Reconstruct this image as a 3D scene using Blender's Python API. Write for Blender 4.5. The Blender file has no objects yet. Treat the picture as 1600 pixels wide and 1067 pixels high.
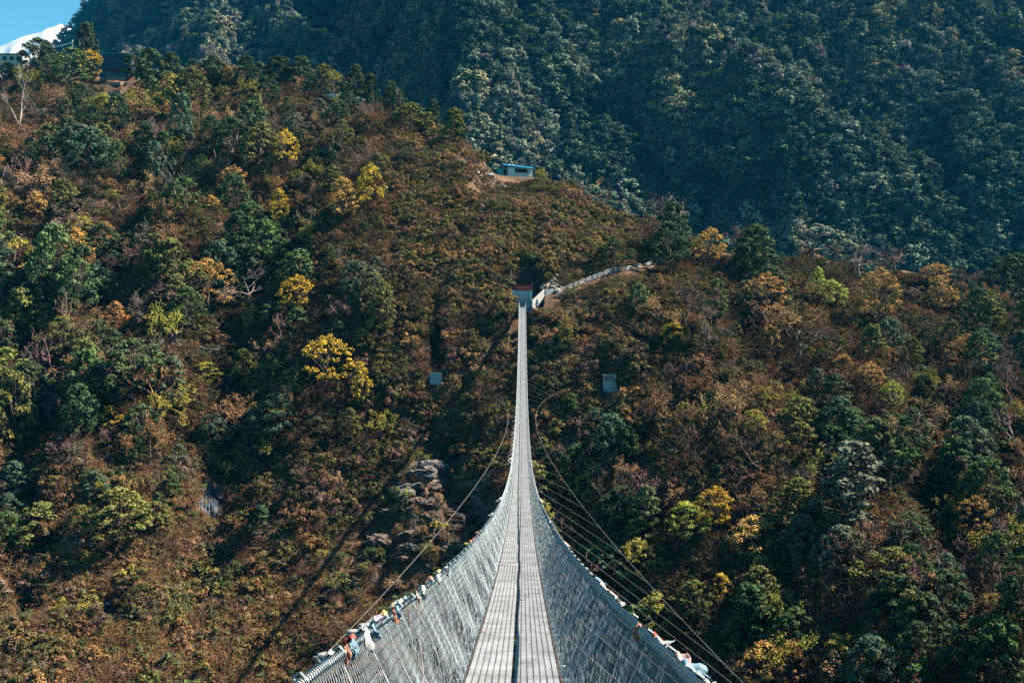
import bpy, math, random
import numpy as np
from mathutils import Vector, Matrix

random.seed(7)
RNG = np.random.default_rng(7)
sc = bpy.context.scene
COL = sc.collection

# ------------------------------------------------------------------ camera, sky, sun, exposure
F = 1556.0            # focal length in photo pixels (photo 1600 wide)
CX, CY = 817.0, 467.0 # principal point in photo pixels
ZC = 1.95
cam_d = bpy.data.cameras.new('camera'); cam = bpy.data.objects.new('camera', cam_d); COL.objects.link(cam)
cam.location = (0, 0, ZC); cam.rotation_euler = (math.radians(90), 0, 0)
cam_d.sensor_width = 36.0; cam_d.lens = F * 36.0 / 1600.0
cam_d.shift_x = (800 - CX) / 1600.0; cam_d.shift_y = -(533.5 - CY) / 1600.0
cam_d.clip_start = 0.05; cam_d.clip_end = 12000
sc.camera = cam

SUN = Vector((1.0, 0.36, 1.12)).normalized()
w = bpy.data.worlds.new('World'); sc.world = w; w.use_nodes = True
nt = w.node_tree; bg = nt.nodes['Background']
sky = nt.nodes.new('ShaderNodeTexSky'); sky.sky_type = 'NISHITA'; sky.sun_disc = False
sky.sun_elevation = math.asin(SUN.z); sky.sun_rotation = math.atan2(SUN.x, SUN.y)
sky.altitude = 2000; sky.air_density = 1.0; sky.dust_density = 0.4; sky.ozone_density = 1.0
tint = nt.nodes.new('ShaderNodeMix'); tint.data_type = 'RGBA'; tint.blend_type = 'MULTIPLY'; tint.inputs['Factor'].default_value = 1.0
tint.inputs['B'].default_value = (0.56, 1.12, 1.02, 1)   # the clear teal sky of the photograph
nt.links.new(sky.outputs[0], tint.inputs['A']); nt.links.new(tint.outputs['Result'], bg.inputs[0]); bg.inputs[1].default_value = 0.05
sd = bpy.data.lights.new('sun', 'SUN'); so = bpy.data.objects.new('sun', sd); COL.objects.link(so)
sd.energy = 5.0; sd.angle = math.radians(0.5); sd.color = (1.0, 0.91, 0.77)
so.rotation_euler = SUN.to_track_quat('Z', 'Y').to_euler(); so.location = (200, 30, 230)

sc.view_settings.view_transform = 'Standard'; sc.view_settings.look = 'None'
sc.view_settings.gamma = 1.0; sc.view_settings.exposure = 1.87
sc.render.engine = 'CYCLES'
cy = sc.cycles
cy.max_bounces = 5; cy.diffuse_bounces = 0; cy.glossy_bounces = 2; cy.transmission_bounces = 2
cy.volume_bounces = 0; cy.transparent_max_bounces = 8; cy.caustics_reflective = False; cy.caustics_refractive = False
cy.use_denoising = False
try:
    cy.denoiser = 'OPENIMAGEDENOISE'; cy.denoising_input_passes = 'RGB_ALBEDO_NORMAL'; cy.denoising_prefilter = 'ACCURATE'
except Exception:
    pass

# ------------------------------------------------------------------ helpers
def tag(o, label=None, cat=None, group=None, kind=None):
    if label: o['label'] = label
    if cat: o['category'] = cat
    if group: o['group'] = group
    if kind: o['kind'] = kind
    return o

def empty(name, loc=(0, 0, 0), rz=0.0):
    o = bpy.data.objects.new(name, None); COL.objects.link(o)
    o.location = loc; o.rotation_euler = (0, 0, rz); o.empty_display_size = 0.3
    return o

def np_mesh(name, verts, faces, smooth=False):
    """verts (N,3); faces: (M,k) array, or a list of such arrays"""
    me = bpy.data.meshes.new(name)
    verts = np.asarray(verts, np.float32)
    fl = [np.asarray(f, np.int32) for f in (faces if isinstance(faces, list) else [faces]) if len(f)]
    me.vertices.add(len(verts)); me.vertices.foreach_set('co', verts.ravel())
    loops = np.concatenate([f.ravel() for f in fl]); sizes = np.concatenate([np.full(len(f), f.shape[1], np.int32) for f in fl])
    me.loops.add(len(loops)); me.loops.foreach_set('vertex_index', loops)
    starts = np.concatenate([[0], np.cumsum(sizes)[:-1]]).astype(np.int32)
    me.polygons.add(len(sizes)); me.polygons.foreach_set('loop_start', starts)
    try: me.polygons.foreach_set('loop_total', sizes)
    except Exception: pass
    me.polygons.foreach_set('use_smooth', np.full(len(sizes), bool(smooth)))
    me.update(calc_edges=True); me.validate()
    return me

class MB:
    """collects shapes for ONE mesh object"""
    def __init__(s): s.v = []; s.q = []; s.t = []; s.n = 0
    def add(s, v, q=None, t=None):
        v = np.asarray(v, float).reshape(-1, 3)
        if q is not None and len(q): s.q.append(np.asarray(q, int).reshape(-1, 4) + s.n)
        if t is not None and len(t): s.t.append(np.asarray(t, int).reshape(-1, 3) + s.n)
        s.v.append(v); s.n += len(v)
    def box(s, c, size, rz=0.0, R=None):
        x, y, z = [a / 2 for a in size]
        v = np.array([(-x,-y,-z),(x,-y,-z),(x,y,-z),(-x,y,-z),(-x,-y,z),(x,-y,z),(x,y,z),(-x,y,z)])
        if R is not None: v = v @ np.asarray(R).T
        elif rz:
            a, b = math.cos(rz), math.sin(rz); v = v @ np.array([(a,-b,0),(b,a,0),(0,0,1)]).T
        s.add(v + np.asarray(c, float), [(0,3,2,1),(4,5,6,7),(0,1,5,4),(1,2,6,5),(2,3,7,6),(3,0,4,7)])
    def boxes(s, C, S):
        """many axis-aligned boxes: centres (N,3), sizes (N,3)"""
        C = np.asarray(C, float); S = np.broadcast_to(np.asarray(S, float), C.shape) / 2
        u = np.array([(-1,-1,-1),(1,-1,-1),(1,1,-1),(-1,1,-1),(-1,-1,1),(1,-1,1),(1,1,1),(-1,1,1)], float)
        v = C[:, None, :] + u[None] * S[:, None, :]
        q = np.array([(0,3,2,1),(4,5,6,7),(0,1,5,4),(1,2,6,5),(2,3,7,6),(3,0,4,7)])
        s.add(v.reshape(-1, 3), (q[None] + 8 * np.arange(len(C))[:, None, None]).reshape(-1, 4))
    def segs(s, A, B, ra, rb=None, k=3):
        """many tapered k-sided sticks A->B"""
        A = np.asarray(A, float).reshape(-1, 3); B = np.asarray(B, float).reshape(-1, 3); N = len(A)
        if not N: return
        ra = np.broadcast_to(np.asarray(ra, float), (N,)); rb = ra if rb is None else np.broadcast_to(np.asarray(rb, float), (N,))
        d = B - A; d /= np.maximum(np.linalg.norm(d, axis=1, keepdims=True), 1e-9)
        up = np.where(np.abs(d[:, 2:3]) > 0.9, np.array([[1., 0, 0]]), np.array([[0, 0, 1.]]))
        a = np.cross(d, up); a /= np.linalg.norm(a, axis=1, keepdims=True); b = np.cross(d, a)
        ang = 2 * np.pi * np.arange(k) / k
        off = np.cos(ang)[None, :, None] * a[:, None] + np.sin(ang)[None, :, None] * b[:, None]
        va = A[:, None] + off * ra[:, None, None]; vb = B[:, None] + off * rb[:, None, None]
        v = np.concatenate([va, vb], 1).reshape(-1, 3)
        i = np.arange(k); j = (i + 1) % k
        q = np.stack([i, j, j + k, i + k], 1)
        s.add(v, (q[None] + 2 * k * np.arange(N)[:, None, None]).reshape(-1, 4))
    def tube(s, P, r, k=6):
        """one continuous tube along polyline P with radius r (scalar or per point)"""
        P = np.asarray(P, float); n = len(P); r = np.broadcast_to(np.asarray(r, float), (n,))
        T = np.gradient(P, axis=0); T /= np.maximum(np.linalg.norm(T, axis=1, keepdims=True), 1e-9)
        up = np.array([0, 0, 1.0]) if abs(T[:, 2]).mean() < 0.8 else np.array([1.0, 0, 0])
        a = np.cross(T, up); a /= np.maximum(np.linalg.norm(a, axis=1, keepdims=True), 1e-9); b = np.cross(T, a)
        ang = 2 * np.pi * np.arange(k) / k
        v = P[:, None] + r[:, None, None] * (np.cos(ang)[None, :, None] * a[:, None] + np.sin(ang)[None, :, None] * b[:, None])
        q = []
        for i in range(n - 1):
            for j in range(k):
                q.append((i*k + j, i*k + (j+1) % k, (i+1)*k + (j+1) % k, (i+1)*k + j))
        s.add(v.reshape(-1, 3), q)
    def grid(s, V):
        """V (n,m,3) quad sheet"""
        n, m = V.shape[:2]; i = np.arange(n * m).reshape(n, m)
        s.add(V.reshape(-1, 3), np.stack([i[:-1, :-1], i[:-1, 1:], i[1:, 1:], i[1:, :-1]], -1).reshape(-1, 4))
    def mesh(s, name, smooth=False):
        f = []
        if s.q: f.append(np.concatenate(s.q))
        if s.t: f.append(np.concatenate(s.t))
        return np_mesh(name, np.concatenate(s.v), f, smooth)
    def build(s, name, m, parent=None, smooth=False, link=True):
        me = s.mesh(name, smooth); me.materials.append(m)
        o = bpy.data.objects.new(name, me)
        if link: COL.objects.link(o)
        if parent is not None: o.parent = parent
        return o

# value noise ---------------------------------------------------------------
def _h(ix, iy, seed):
    n = (ix.astype(np.int64) * 374761393 + iy.astype(np.int64) * 668265263 + seed * 974711) & 0xFFFFFFFF
    n = ((n ^ (n >> 13)) * 1274126177) & 0xFFFFFFFF
    return ((n ^ (n >> 16)) & 0xFFFF) / 32767.5 - 1.0
def noise(x, y, seed=0):
    x = np.asarray(x, float); y = np.asarray(y, float)
    ix, iy = np.floor(x), np.floor(y); fx, fy = x - ix, y - iy
    u = fx*fx*fx*(fx*(fx*6-15)+10); v = fy*fy*fy*(fy*(fy*6-15)+10)
    a = _h(ix, iy, seed); b = _h(ix+1, iy, seed); c = _h(ix, iy+1, seed); d = _h(ix+1, iy+1, seed)
    return (a*(1-u)+b*u)*(1-v)+(c*(1-u)+d*u)*v
def fbm(x, y, seed=0, o=4, g=0.5):
    s = 0; a = 1.0; t = 0
    for k in range(o):
        s = s + a * noise(x * 2**k, y * 2**k, seed + 17*k); t += a; a *= g
    return s / t

# ------------------------------------------------------------------ materials
def new_mat(name):
    m = bpy.data.materials.new(name); m.use_nodes = True
    t = m.node_tree; p = t.nodes['Principled BSDF']
    return m, t, p
def plain(name, col, rough=0.7, metal=0.0, var=0.25, scale=3.0, spec=0.3, col2=None, bump=0.0):
    """a slightly uneven procedural surface"""
    m, t, p = new_mat(name)
    tc = t.nodes.new('ShaderNodeTexCoord'); n = t.nodes.new('ShaderNodeTexNoise')
    n.inputs['Scale'].default_value = scale; n.inputs['Detail'].default_value = 6; n.inputs['Roughness'].default_value = 0.65
    t.links.new(tc.outputs['Object'], n.inputs['Vector'])
    r = t.nodes.new('ShaderNodeValToRGB'); r.color_ramp.elements[0].position = 0.3; r.color_ramp.elements[1].position = 0.7
    c2 = col2 or tuple(c * (1 - var) for c in col)
    c1 = col if col2 else tuple(min(1, c * (1 + var * 0.5)) for c in col)
    r.color_ramp.elements[0].color = (*c2, 1); r.color_ramp.elements[1].color = (*c1, 1)
    t.links.new(n.outputs['Fac'], r.inputs[0]); t.links.new(r.outputs[0], p.inputs['Base Color'])
    p.inputs['Roughness'].default_value = rough; p.inputs['Metallic'].default_value = metal
    p.inputs['Specular IOR Level'].default_value = spec
    if bump:
        b = t.nodes.new('ShaderNodeBump'); b.inputs['Strength'].default_value = bump; b.inputs['Distance'].default_value = 0.05
        t.links.new(n.outputs['Fac'], b.inputs['Height']); t.links.new(b.outputs[0], p.inputs['Normal'])
    return m

def leaf_mat(name, instanced, trans=0.08, spread=0.45):
    """foliage: tint from the object colour (or from the scatter's own tint), each leaf a little different"""
    m = bpy.data.materials.new(name); m.use_nodes = True; t = m.node_tree; t.nodes.clear()
    out = t.nodes.new('ShaderNodeOutputMaterial')
    if instanced:
        src = t.nodes.new('ShaderNodeAttribute'); src.attribute_type = 'INSTANCER'; src.attribute_name = 'tint'; c = src.outputs['Color']
    else:
        src = t.nodes.new('ShaderNodeObjectInfo'); c = src.outputs['Color']
    g = t.nodes.new('ShaderNodeNewGeometry')
    mr = t.nodes.new('ShaderNodeMapRange'); mr.inputs[3].default_value = 1 - spread; mr.inputs[4].default_value = 1 + spread
    t.links.new(g.outputs['Random Per Island'], mr.inputs[0])
    hs = t.nodes.new('ShaderNodeHueSaturation')
    m2 = t.nodes.new('ShaderNodeMath'); m2.operation = 'MULTIPLY'; m2.inputs[1].default_value = 7.13
    fr = t.nodes.new('ShaderNodeMath'); fr.operation = 'FRACT'
    t.links.new(g.outputs['Random Per Island'], m2.inputs[0]); t.links.new(m2.outputs[0], fr.inputs[0])
    mh = t.nodes.new('ShaderNodeMapRange'); mh.inputs[3].default_value = 0.48; mh.inputs[4].default_value = 0.52
    t.links.new(fr.outputs[0], mh.inputs[0]); t.links.new(mh.outputs[0], hs.inputs['Hue'])
    t.links.new(mr.outputs[0], hs.inputs['Value']); t.links.new(c, hs.inputs['Color'])
    d = t.nodes.new('ShaderNodeBsdfDiffuse'); tr = t.nodes.new('ShaderNodeBsdfTranslucent'); mx = t.nodes.new('ShaderNodeMixShader')
    mx.inputs[0].default_value = trans
    t.links.new(hs.outputs[0], d.inputs[0]); t.links.new(hs.outputs[0], tr.inputs[0])
    t.links.new(d.outputs[0], mx.inputs[1]); t.links.new(tr.outputs[0], mx.inputs[2]); t.links.new(mx.outputs[0], out.inputs[0])
    return m
LEAF = leaf_mat('foliage', False); LEAF_I = leaf_mat('foliage_scattered', True, 0.08, 0.3)
TWIG = leaf_mat('twigs', False, 0.0, 0.3)

def ground_mat(name, soils, rock, steep=(0.45, 0.62), scale=0.05):
    m, t, p = new_mat(name); L = t.links
    tc = t.nodes.new('ShaderNodeTexCoord')
    def noi(s, det=8, r=0.65):
        n = t.nodes.new('ShaderNodeTexNoise'); n.inputs['Scale'].default_value = s; n.inputs['Detail'].default_value = det
        n.inputs['Roughness'].default_value = r; L.new(tc.outputs['Object'], n.inputs['Vector']); return n
    n1 = noi(scale); n2 = noi(scale * 18); n3 = noi(scale * 6)
    ramp = t.nodes.new('ShaderNodeValToRGB'); cr = ramp.color_ramp
    for i, (pos, c) in enumerate(soils):
        e = cr.elements[i] if i < 2 else cr.elements.new(pos)
        e.position = pos; e.color = (*c, 1)
    mixf = t.nodes.new('ShaderNodeMath'); mixf.operation = 'MULTIPLY_ADD'; mixf.inputs[1].default_value = 0.55
    h = t.nodes.new('ShaderNodeMath'); h.operation = 'MULTIPLY'; h.inputs[1].default_value = 0.45
    L.new(n2.outputs['Fac'], h.inputs[0]); L.new(n1.outputs['Fac'], mixf.inputs[0]); L.new(h.outputs[0], mixf.inputs[2])
    L.new(mixf.outputs[0], ramp.inputs[0])
    rk = t.nodes.new('ShaderNodeValToRGB'); rk.color_ramp.elements[0].position = 0.35; rk.color_ramp.elements[1].position = 0.7
    rk.color_ramp.elements[0].color = (*[c * 0.4 for c in rock], 1); rk.color_ramp.elements[1].color = (*rock, 1)
    L.new(n3.outputs['Fac'], rk.inputs[0])
    g = t.nodes.new('ShaderNodeNewGeometry'); sx = t.nodes.new('ShaderNodeSeparateXYZ'); L.new(g.outputs['Normal'], sx.inputs[0])
    mr = t.nodes.new('ShaderNodeMapRange'); mr.inputs[1].default_value = steep[0]; mr.inputs[2].default_value = steep[1]
    mr.inputs[3].default_value = 1; mr.inputs[4].default_value = 0; L.new(sx.outputs['Z'], mr.inputs[0])
    mix = t.nodes.new('ShaderNodeMix'); mix.data_type = 'RGBA'
    L.new(mr.outputs[0], mix.inputs['Factor']); L.new(ramp.outputs[0], mix.inputs['A']); L.new(rk.outputs[0], mix.inputs['B'])
    L.new(mix.outputs['Result'], p.inputs['Base Color']); p.inputs['Roughness'].default_value = 0.95; p.inputs['Specular IOR Level'].default_value = 0.1
    b = t.nodes.new('ShaderNodeBump'); b.inputs['Strength'].default_value = 0.9; b.inputs['Distance'].default_value = 0.6
    L.new(n2.outputs['Fac'], b.inputs['Height']); L.new(b.outputs[0], p.inputs['Normal'])
    return m
M_HILL = ground_mat('hillside_soil', [(0.3, (0.035, 0.022, 0.015)), (0.72, (0.26, 0.155, 0.085)), (0.45, (0.08, 0.047, 0.03)), (0.58, (0.16, 0.09, 0.052))], (0.17, 0.135, 0.11))
M_FAR = ground_mat('far_soil', [(0.3, (0.02, 0.025, 0.015)), (0.7, (0.05, 0.055, 0.03))], (0.08, 0.07, 0.055), scale=0.01)
M_CONC = plain('concrete', (0.27, 0.29, 0.30), 0.85, var=0.35, scale=1.2, bump=0.2)
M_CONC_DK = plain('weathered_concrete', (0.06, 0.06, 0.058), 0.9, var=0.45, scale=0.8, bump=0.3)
M_WHITE = plain('white_paint', (0.66, 0.64, 0.63), 0.6, var=0.15, scale=2.0)
M_GALV = plain('galvanised_steel', (0.40, 0.42, 0.43), 0.55, metal=0.3, var=0.25, scale=5.0)
M_WIRE = plain('galvanised_wire', (0.44, 0.50, 0.53), 0.6, metal=0.1, var=0.25, scale=9.0)
M_RUST = plain('rusty_steel', (0.075, 0.055, 0.048), 0.7, metal=0.3, var=0.5, scale=8.0)
M_DECK = plain('worn_steel_deck', (0.285, 0.30, 0.315), 0.6, metal=0.25, var=0.3, scale=1.6, col2=(0.14, 0.142, 0.146))
M_BARK = plain('bark', (0.12, 0.09, 0.065), 0.9, var=0.5, scale=2.0)
M_BARK_PALE = plain('pale_bark', (0.36, 0.32, 0.27), 0.85, var=0.4, scale=2.0)

# ------------------------------------------------------------------ hillside across the gorge
# control columns: photo column, ridge distance, ridge row, foot distance (at row 1067), bulge
HC = np.array([
    (-700, 470, 118, 182, .08), (0, 432, 116, 166, .07), (150, 420, 110, 168, .07), (300, 402, 124, 172, .07), (450, 386, 134, 176, .09),
    (560, 366, 152, 178, .11), (640, 350, 172, 178, .13), (700, 336, 208, 178, .15), (735, 326, 244, 177, .165), (775, 320, 268, 176, .17),
    (815, 318, 277, 176, .17), (845, 316, 284, 175, .17), (900, 311, 306, 172, .17), (950, 306, 332, 168, .165), (1000, 302, 352, 165, .18),
    (1080, 302, 374, 159, .2), (1180, 310, 402, 152, .19), (1300, 316, 414, 146, .17), (1400, 320, 428, 140, .16), (1500, 326, 454, 136, .15),
    (1600, 332, 456, 132, .14), (2300, 360, 440, 120, .12)], float)
XI = np.concatenate([np.arange(-700, -100, 12), np.arange(-100, 660, 5), np.arange(660, 880, 2.0), np.arange(880, 1700, 5), np.arange(1700, 2301, 12)])
def smooth_cols(k):
    y = np.interp(XI, HC[:, 0], HC[:, k]); g = np.exp(-0.5 * (np.arange(-60, 61, 2) / 22.0) ** 2); g /= g.sum()
    xs = np.arange(-900, 2501, 2.0); yy = np.interp(xs, HC[:, 0], HC[:, k]); yy = np.convolve(np.pad(yy, 30, 'edge'), g, 'valid')
    return np.interp(XI, xs, yy)
YR, VR, YB, BU = [smooth_cols(k) for k in (1, 2, 3, 4)]
T = np.concatenate([np.linspace(-0.62, 0, 40)[:-1], np.linspace(0, 1.0, 300), np.linspace(1.0, 1.9, 60)[1:]])
def zof(v, Y): return ZC + (CY - v) / F * Y
ZR, ZB = zof(VR, YR), zof(np.full_like(YB, 1067.), YB)
tt = T[:, None]
HY = YB + (YR - YB) * tt
s = np.where(tt < 0, tt * (1 + BU * np.pi) * 1.35, np.where(tt <= 1, tt + BU * np.sin(np.pi * np.clip(tt, 0, 1)), 1 - 1.1 * (tt - 1) ** 1.0 + 0.0))
HZ = ZB + (ZR - ZB) * s
beyond = tt > 1
HZ = np.where(beyond, ZR - (HY - YR) * 0.62 * np.clip((HY - YR) / 40.0, 0, 1), HZ)
HZ = np.maximum(HZ, -122.0)
HX = (XI - CX) / F * HY
HV = CY - F * (HZ - ZC) / HY
# gullies that run down the slope: centre column as a function of row, half width px, depth m
def gully(pts, width, depth, r0, r1):
    c = np.interp(HV, [p[1] for p in pts], [p[0] for p in pts]) + 26 * noise(HV / 55.0, HV * 0 + pts[0][0], 77) + 9 * noise(HV / 17.0, HV * 0 + pts[0][0], 78)
    f = np.exp(-((XI[None] - c) / width) ** 2) * np.clip((HV - r0) / 60, 0, 1) * np.clip((r1 - HV) / 80, 0, 1)
    return -depth * f
G = gully([(420, 250), (370, 450), (345, 700), (320, 900), (300, 1100)], 55, 8, 260, 940)
G = G + gully([(60, 300), (40, 600), (20, 900)], 45, 8, 320, 1000)
G = G + gully([(690, 600), (700, 700), (740, 800), (760, 900)], 26, 6, 600, 960)
G = G + gully([(1130, 400), (1180, 560), (1250, 640), (1300, 760)], 40, 7, 430, 800)
G = G + gully([(880, 640), (900, 760), (960, 900), (1080, 1040)], 24, 6, 640, 1100)
G = G + gully([(1420, 560), (1480, 800), (1500, 1000)], 40, 6, 560, 1100)
G = G + gully([(210, 230), (180, 420), (160, 650)], 30, 6, 260, 760)
# places kept smooth: portal, house terrace, path, anchors
calm = np.ones_like(HZ)
for (px, pv, rx, rv) in ((825, 455, 60, 45), (803, 285, 60, 30), (682, 590, 22, 26), (953, 600, 22, 24), (682, 520, 26, 70)):
    calm *= 1 - np.exp(-((XI[None] - px) / rx) ** 4 - ((HV - pv) / rv) ** 4)
N1 = fbm(HX / 26, HY / 26, 3, 3) * 3.6 + fbm(HX / 12, HY / 12, 4, 2) * 1.6 + fbm((HX + .35 * HZ) / 13, (HY + HZ) / 95, 6, 2) * 4.2 + fbm(HX / 7, HY / 7, 5, 3) * 1.1 + fbm(HX / 2.2, HY / 2.2, 8, 2) * 0.35
# rock ledges on the cliff under the bridge
cl = np.exp(-((XI[None] - 690) / 110) ** 2 - ((HV - 800) / 85) ** 2) + 0.9 * np.exp(-((XI[None] - 560) / 90) ** 2 - ((HV - 930) / 60) ** 2)
cl = np.clip(cl, 0, 1)
hh = HZ + fbm(HX / 9, HY / 9, 21, 3) * 2.5
ledge = (hh / 3.4 - np.floor(hh / 3.4)); ledge = (np.clip(ledge / 0.3, 0, 1) - ledge) * 3.4
HZ = HZ + (G + N1 * 0.9) * calm * np.where(beyond, 0.6, 1) + ledge * cl * 0.9 + cl * (np.abs(fbm(HX / 5.5, HY / 4.0, 91, 3)) * -5.0 + 1.6 + fbm(HX / 1.8, HY / 1.8, 92, 2) * 0.9)
# terraces below the lodge
tr = np.exp(-((XI[None] - 175) / 45) ** 4 - ((HV - 132) / 26) ** 4) + np.exp(-((XI[None] - 800) / 55) ** 4 - ((HV - 292) / 14) ** 4)
st = 2.4
q = HZ / st - np.floor(HZ / st); HZ = HZ + (np.clip((q - 0.75) / 0.25, 0, 1) - q) * st * np.clip(tr, 0, 1)
# cuts: the portal's recess and the trench above the concrete block
XX = HX; YY = HY
def cut(x0, x1, y0, y1, floor):
    m = (XX > x0) & (XX < x1) & (YY > y0) & (YY < y1)
    return m, floor
PW = (-3.0, 4.9, 236.5, 252.0)
m = (XX > PW[0]) & (XX < PW[1]) & (YY > PW[2]) & (YY < PW[3]); HZ = np.where(m, np.minimum(HZ, -0.25), HZ)
m = (XX > -3.0) & (XX < 2.6) & (YY > 225) & (YY <= 240.0); HZ = np.where(m, np.minimum(HZ, -1.6 - (240 - YY) * 0.9), HZ)
HV = CY - F * (HZ - ZC) / HY
HVM = np.minimum.accumulate(HV, axis=0)

def ground_at(px, v, first=True):
    """the visible hillside point behind photo pixel (px, v)"""
    j = int(np.clip(np.searchsorted(XI, px), 1, len(XI) - 1)); j = j if abs(XI[j] - px) < abs(XI[j-1] - px) else j - 1
    col = HVM[:, j]; i = int(np.searchsorted(-col, -v))
    i = min(max(i, 1), len(T) - 1)
    a, b = HV[i-1, j], HV[i, j]; f = 0.5 if abs(a - b) < 1e-6 else float(np.clip((a - v) / (a - b), 0, 1))
    Y = HY[i-1, j] * (1 - f) + HY[i, j] * f; Z = HZ[i-1, j] * (1 - f) + HZ[i, j] * f
    return np.array([(px - CX) / F * Y, Y, Z])
def ridge_row(px):
    j = int(np.clip(np.searchsorted(XI, px), 0, len(XI) - 1)); return HVM[-1, j]
def z_at(X, Y):
    px = CX + F * X / Y; j = int(np.clip(np.searchsorted(XI, px), 0, len(XI) - 1))
    return float(np.interp(Y, HY[:, j], HZ[:, j]))

# trench: lower the strip between two vertical sides
TA = ground_at(682, 578); TB = ground_at(682, 474)
m = (np.abs(XI[None] - 683.5) < 13.0) & (HY > TA[1] + 0.5) & (HY < TB[1])
fr = np.clip((HY - TA[1]) / (TB[1] - TA[1]), 0, 1)
HZ = np.where(m, np.minimum(HZ, HZ - 7.0 * np.clip(fr * 4 + .35, 0, 1)), HZ)

hb = ground_at(801, 278)
m = np.exp(-((HX - hb[0]) / 8.5) ** 8 - ((HY - hb[1] - 4.5) / 5.5) ** 8); HZ = HZ * (1 - m) + (hb[2] + .3) * m
HV = CY - F * (HZ - ZC) / HY; HVM = np.minimum.accumulate(HV, axis=0)
mb = MB(); mb.grid(np.stack([HX, HY, HZ], -1))
hill = mb.build('hillside', M_HILL, smooth=True); tag(hill, kind='structure')
mb = MB(); mb.grid(np.array([[(x, y, -124.0) for x in (-1500, 0, 1500)] for y in (-50, 400, 2300)], float))
tag(mb.build('valley_ground', M_FAR), kind='structure')
# bank on the camera's side
bx = np.linspace(-220, 220, 90); by = np.array([-45, -25, -12, -6, -3.6, -2.6, 0, 8, 18, 30, 45, 60.0])
bz = np.array([6, 3, .5, -.3, -.45, -3.0, -9, -22, -40, -66, -96, -123.0])
Z2 = bz[:, None] + fbm(bx[None] / 9 + 0 * by[:, None], by[:, None] / 9 + 0 * bx[None], 31, 3) * np.clip(np.abs(bx[None]) / 8, 0, 1) * 2.0 - 0.4
mb = MB(); mb.grid(np.stack([np.broadcast_to(bx[None], Z2.shape), np.broadcast_to(by[:, None], Z2.shape), Z2], -1))
tag(mb.build('near_bank_ground', M_HILL, smooth=True), kind='structure')

# ------------------------------------------------------------------ forested mountain behind, snow ridge
FX = np.arange(-400, 2401, 8.0)
FT = np.linspace(0, 1, 260)
vt = np.interp(FX, [-400, -100, 0, 40, 60, 80, 110, 140, 170, 300, 600, 1000, 1600, 2400], [330, 200, 140, 114, 100, 80, 47, 15, -18, -108, -260, -360, -360, -330])
FY = 640 + (1750 - 640) * FT[:, None] + 0 * FX[None]
zt = zof(vt, 1750.0); zb = -30.0
FZ = zb + (zt - zb) * (FT[:, None] ** 0.92)
FV = CY - F * (FZ - ZC) / FY
fx = FX[None] - 0.34 * (FV - 100) + fbm(FY / 200, FX[None] / 220 + 0 * FY, 41, 3) * 120
REL = np.interp(fx, [-400, 60, 150, 300, 430, 480, 590, 700, 800, 1000, 2400], [0, 0, 10, 45, 20, 40, -55, 95, 60, 20, 0])
fx2 = FX[None] - 0.75 * (FV - 300) + fbm(FY / 160, FX[None] / 160 + 0 * FY, 42, 3) * 150
REL = REL + np.interp(fx2, [700, 960, 1010, 1130, 1300, 1420, 1500, 1700, 2400], [0, -15, -40, 65, 55, -15, 45, 40, 0]) * np.clip((FV - 140) / 130, 0.15, 1)
env = np.clip(FT[:, None] * 6, 0, 1) * np.clip((FX[None] - 60) / 200, 0, 1) * np.clip((1 - FT[:, None]) * 5 + np.clip((FX[None] - 300) / 200, 0, 1), 0, 1)
FXX = (FX[None] - CX) / F * FY
FZ = FZ + REL * env * 1.25 + (fbm((FXX + FZ * .7) / 130, (FY - FXX * .5) / 150, 45, 4) * 58) * env + fbm(FXX / 30, FY / 30, 47, 3) * 8 * env
mb = MB(); mb.grid(np.stack([FXX, FY, FZ], -1))
tag(mb.build('far_mountain', M_FAR, smooth=True), kind='structure')
FV = CY - F * (FZ - ZC) / FY; FVM = np.minimum.accumulate(FV, axis=0)

M_SNOW = plain('snow', (0.86, 0.84, 0.84), 0.8, var=0.1, scale=0.03, col2=(0.6, 0.62, 0.68))
sx = np.arange(-420, 330, 5.0); sy_t = np.linspace(0, 1, 50)
srow = np.interp(sx, [-420, -200, -60, 0, 30, 55, 78, 95, 110, 150, 330], [190, 140, 98, 74, 61, 51, 44, 38, 44, 70, 190])
SYY = 1400 + 1320 * sy_t[:, None] + 0 * sx[None]
SZ = -60 + (zof(srow, 2720.0)[None] + 60) * sy_t[:, None] ** 1.1
SXX = (sx[None] - CX) / F * SYY
SZ = SZ + (np.abs(fbm(SXX / 60, SYY / 260, 51, 5)) * -90 + 16) * np.clip((1 - sy_t[:, None]) * 4, 0.12, 1)
mb = MB(); mb.grid(np.stack([SXX, SYY, SZ], -1)); tag(mb.build('snow_mountain', M_SNOW, smooth=True), kind='structure')

# ------------------------------------------------------------------ plant prototypes (height 1, base at the origin)
def leaf_cards(mb, C, Nrm, size, rng, asp=0.6):
    """diamond leaves at C facing Nrm"""
    n = len(C); r = rng.normal(size=(n, 3)); a = np.cross(Nrm, r); a /= np.maximum(np.linalg.norm(a, axis=1, keepdims=True), 1e-6)
    b = np.cross(Nrm, a); b /= np.maximum(np.linalg.norm(b, axis=1, keepdims=True), 1e-6)
    s = (size * rng.uniform(0.6, 1.3, n))[:, None]
    v = np.stack([C + a * s, C + b * s * asp, C - a * s, C - b * s * asp], 1).reshape(-1, 3)
    mb.add(v, np.arange(4 * n).reshape(-1, 4))
def unit(v): return v / np.maximum(np.linalg.norm(v, axis=-1, keepdims=True), 1e-9)

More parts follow.
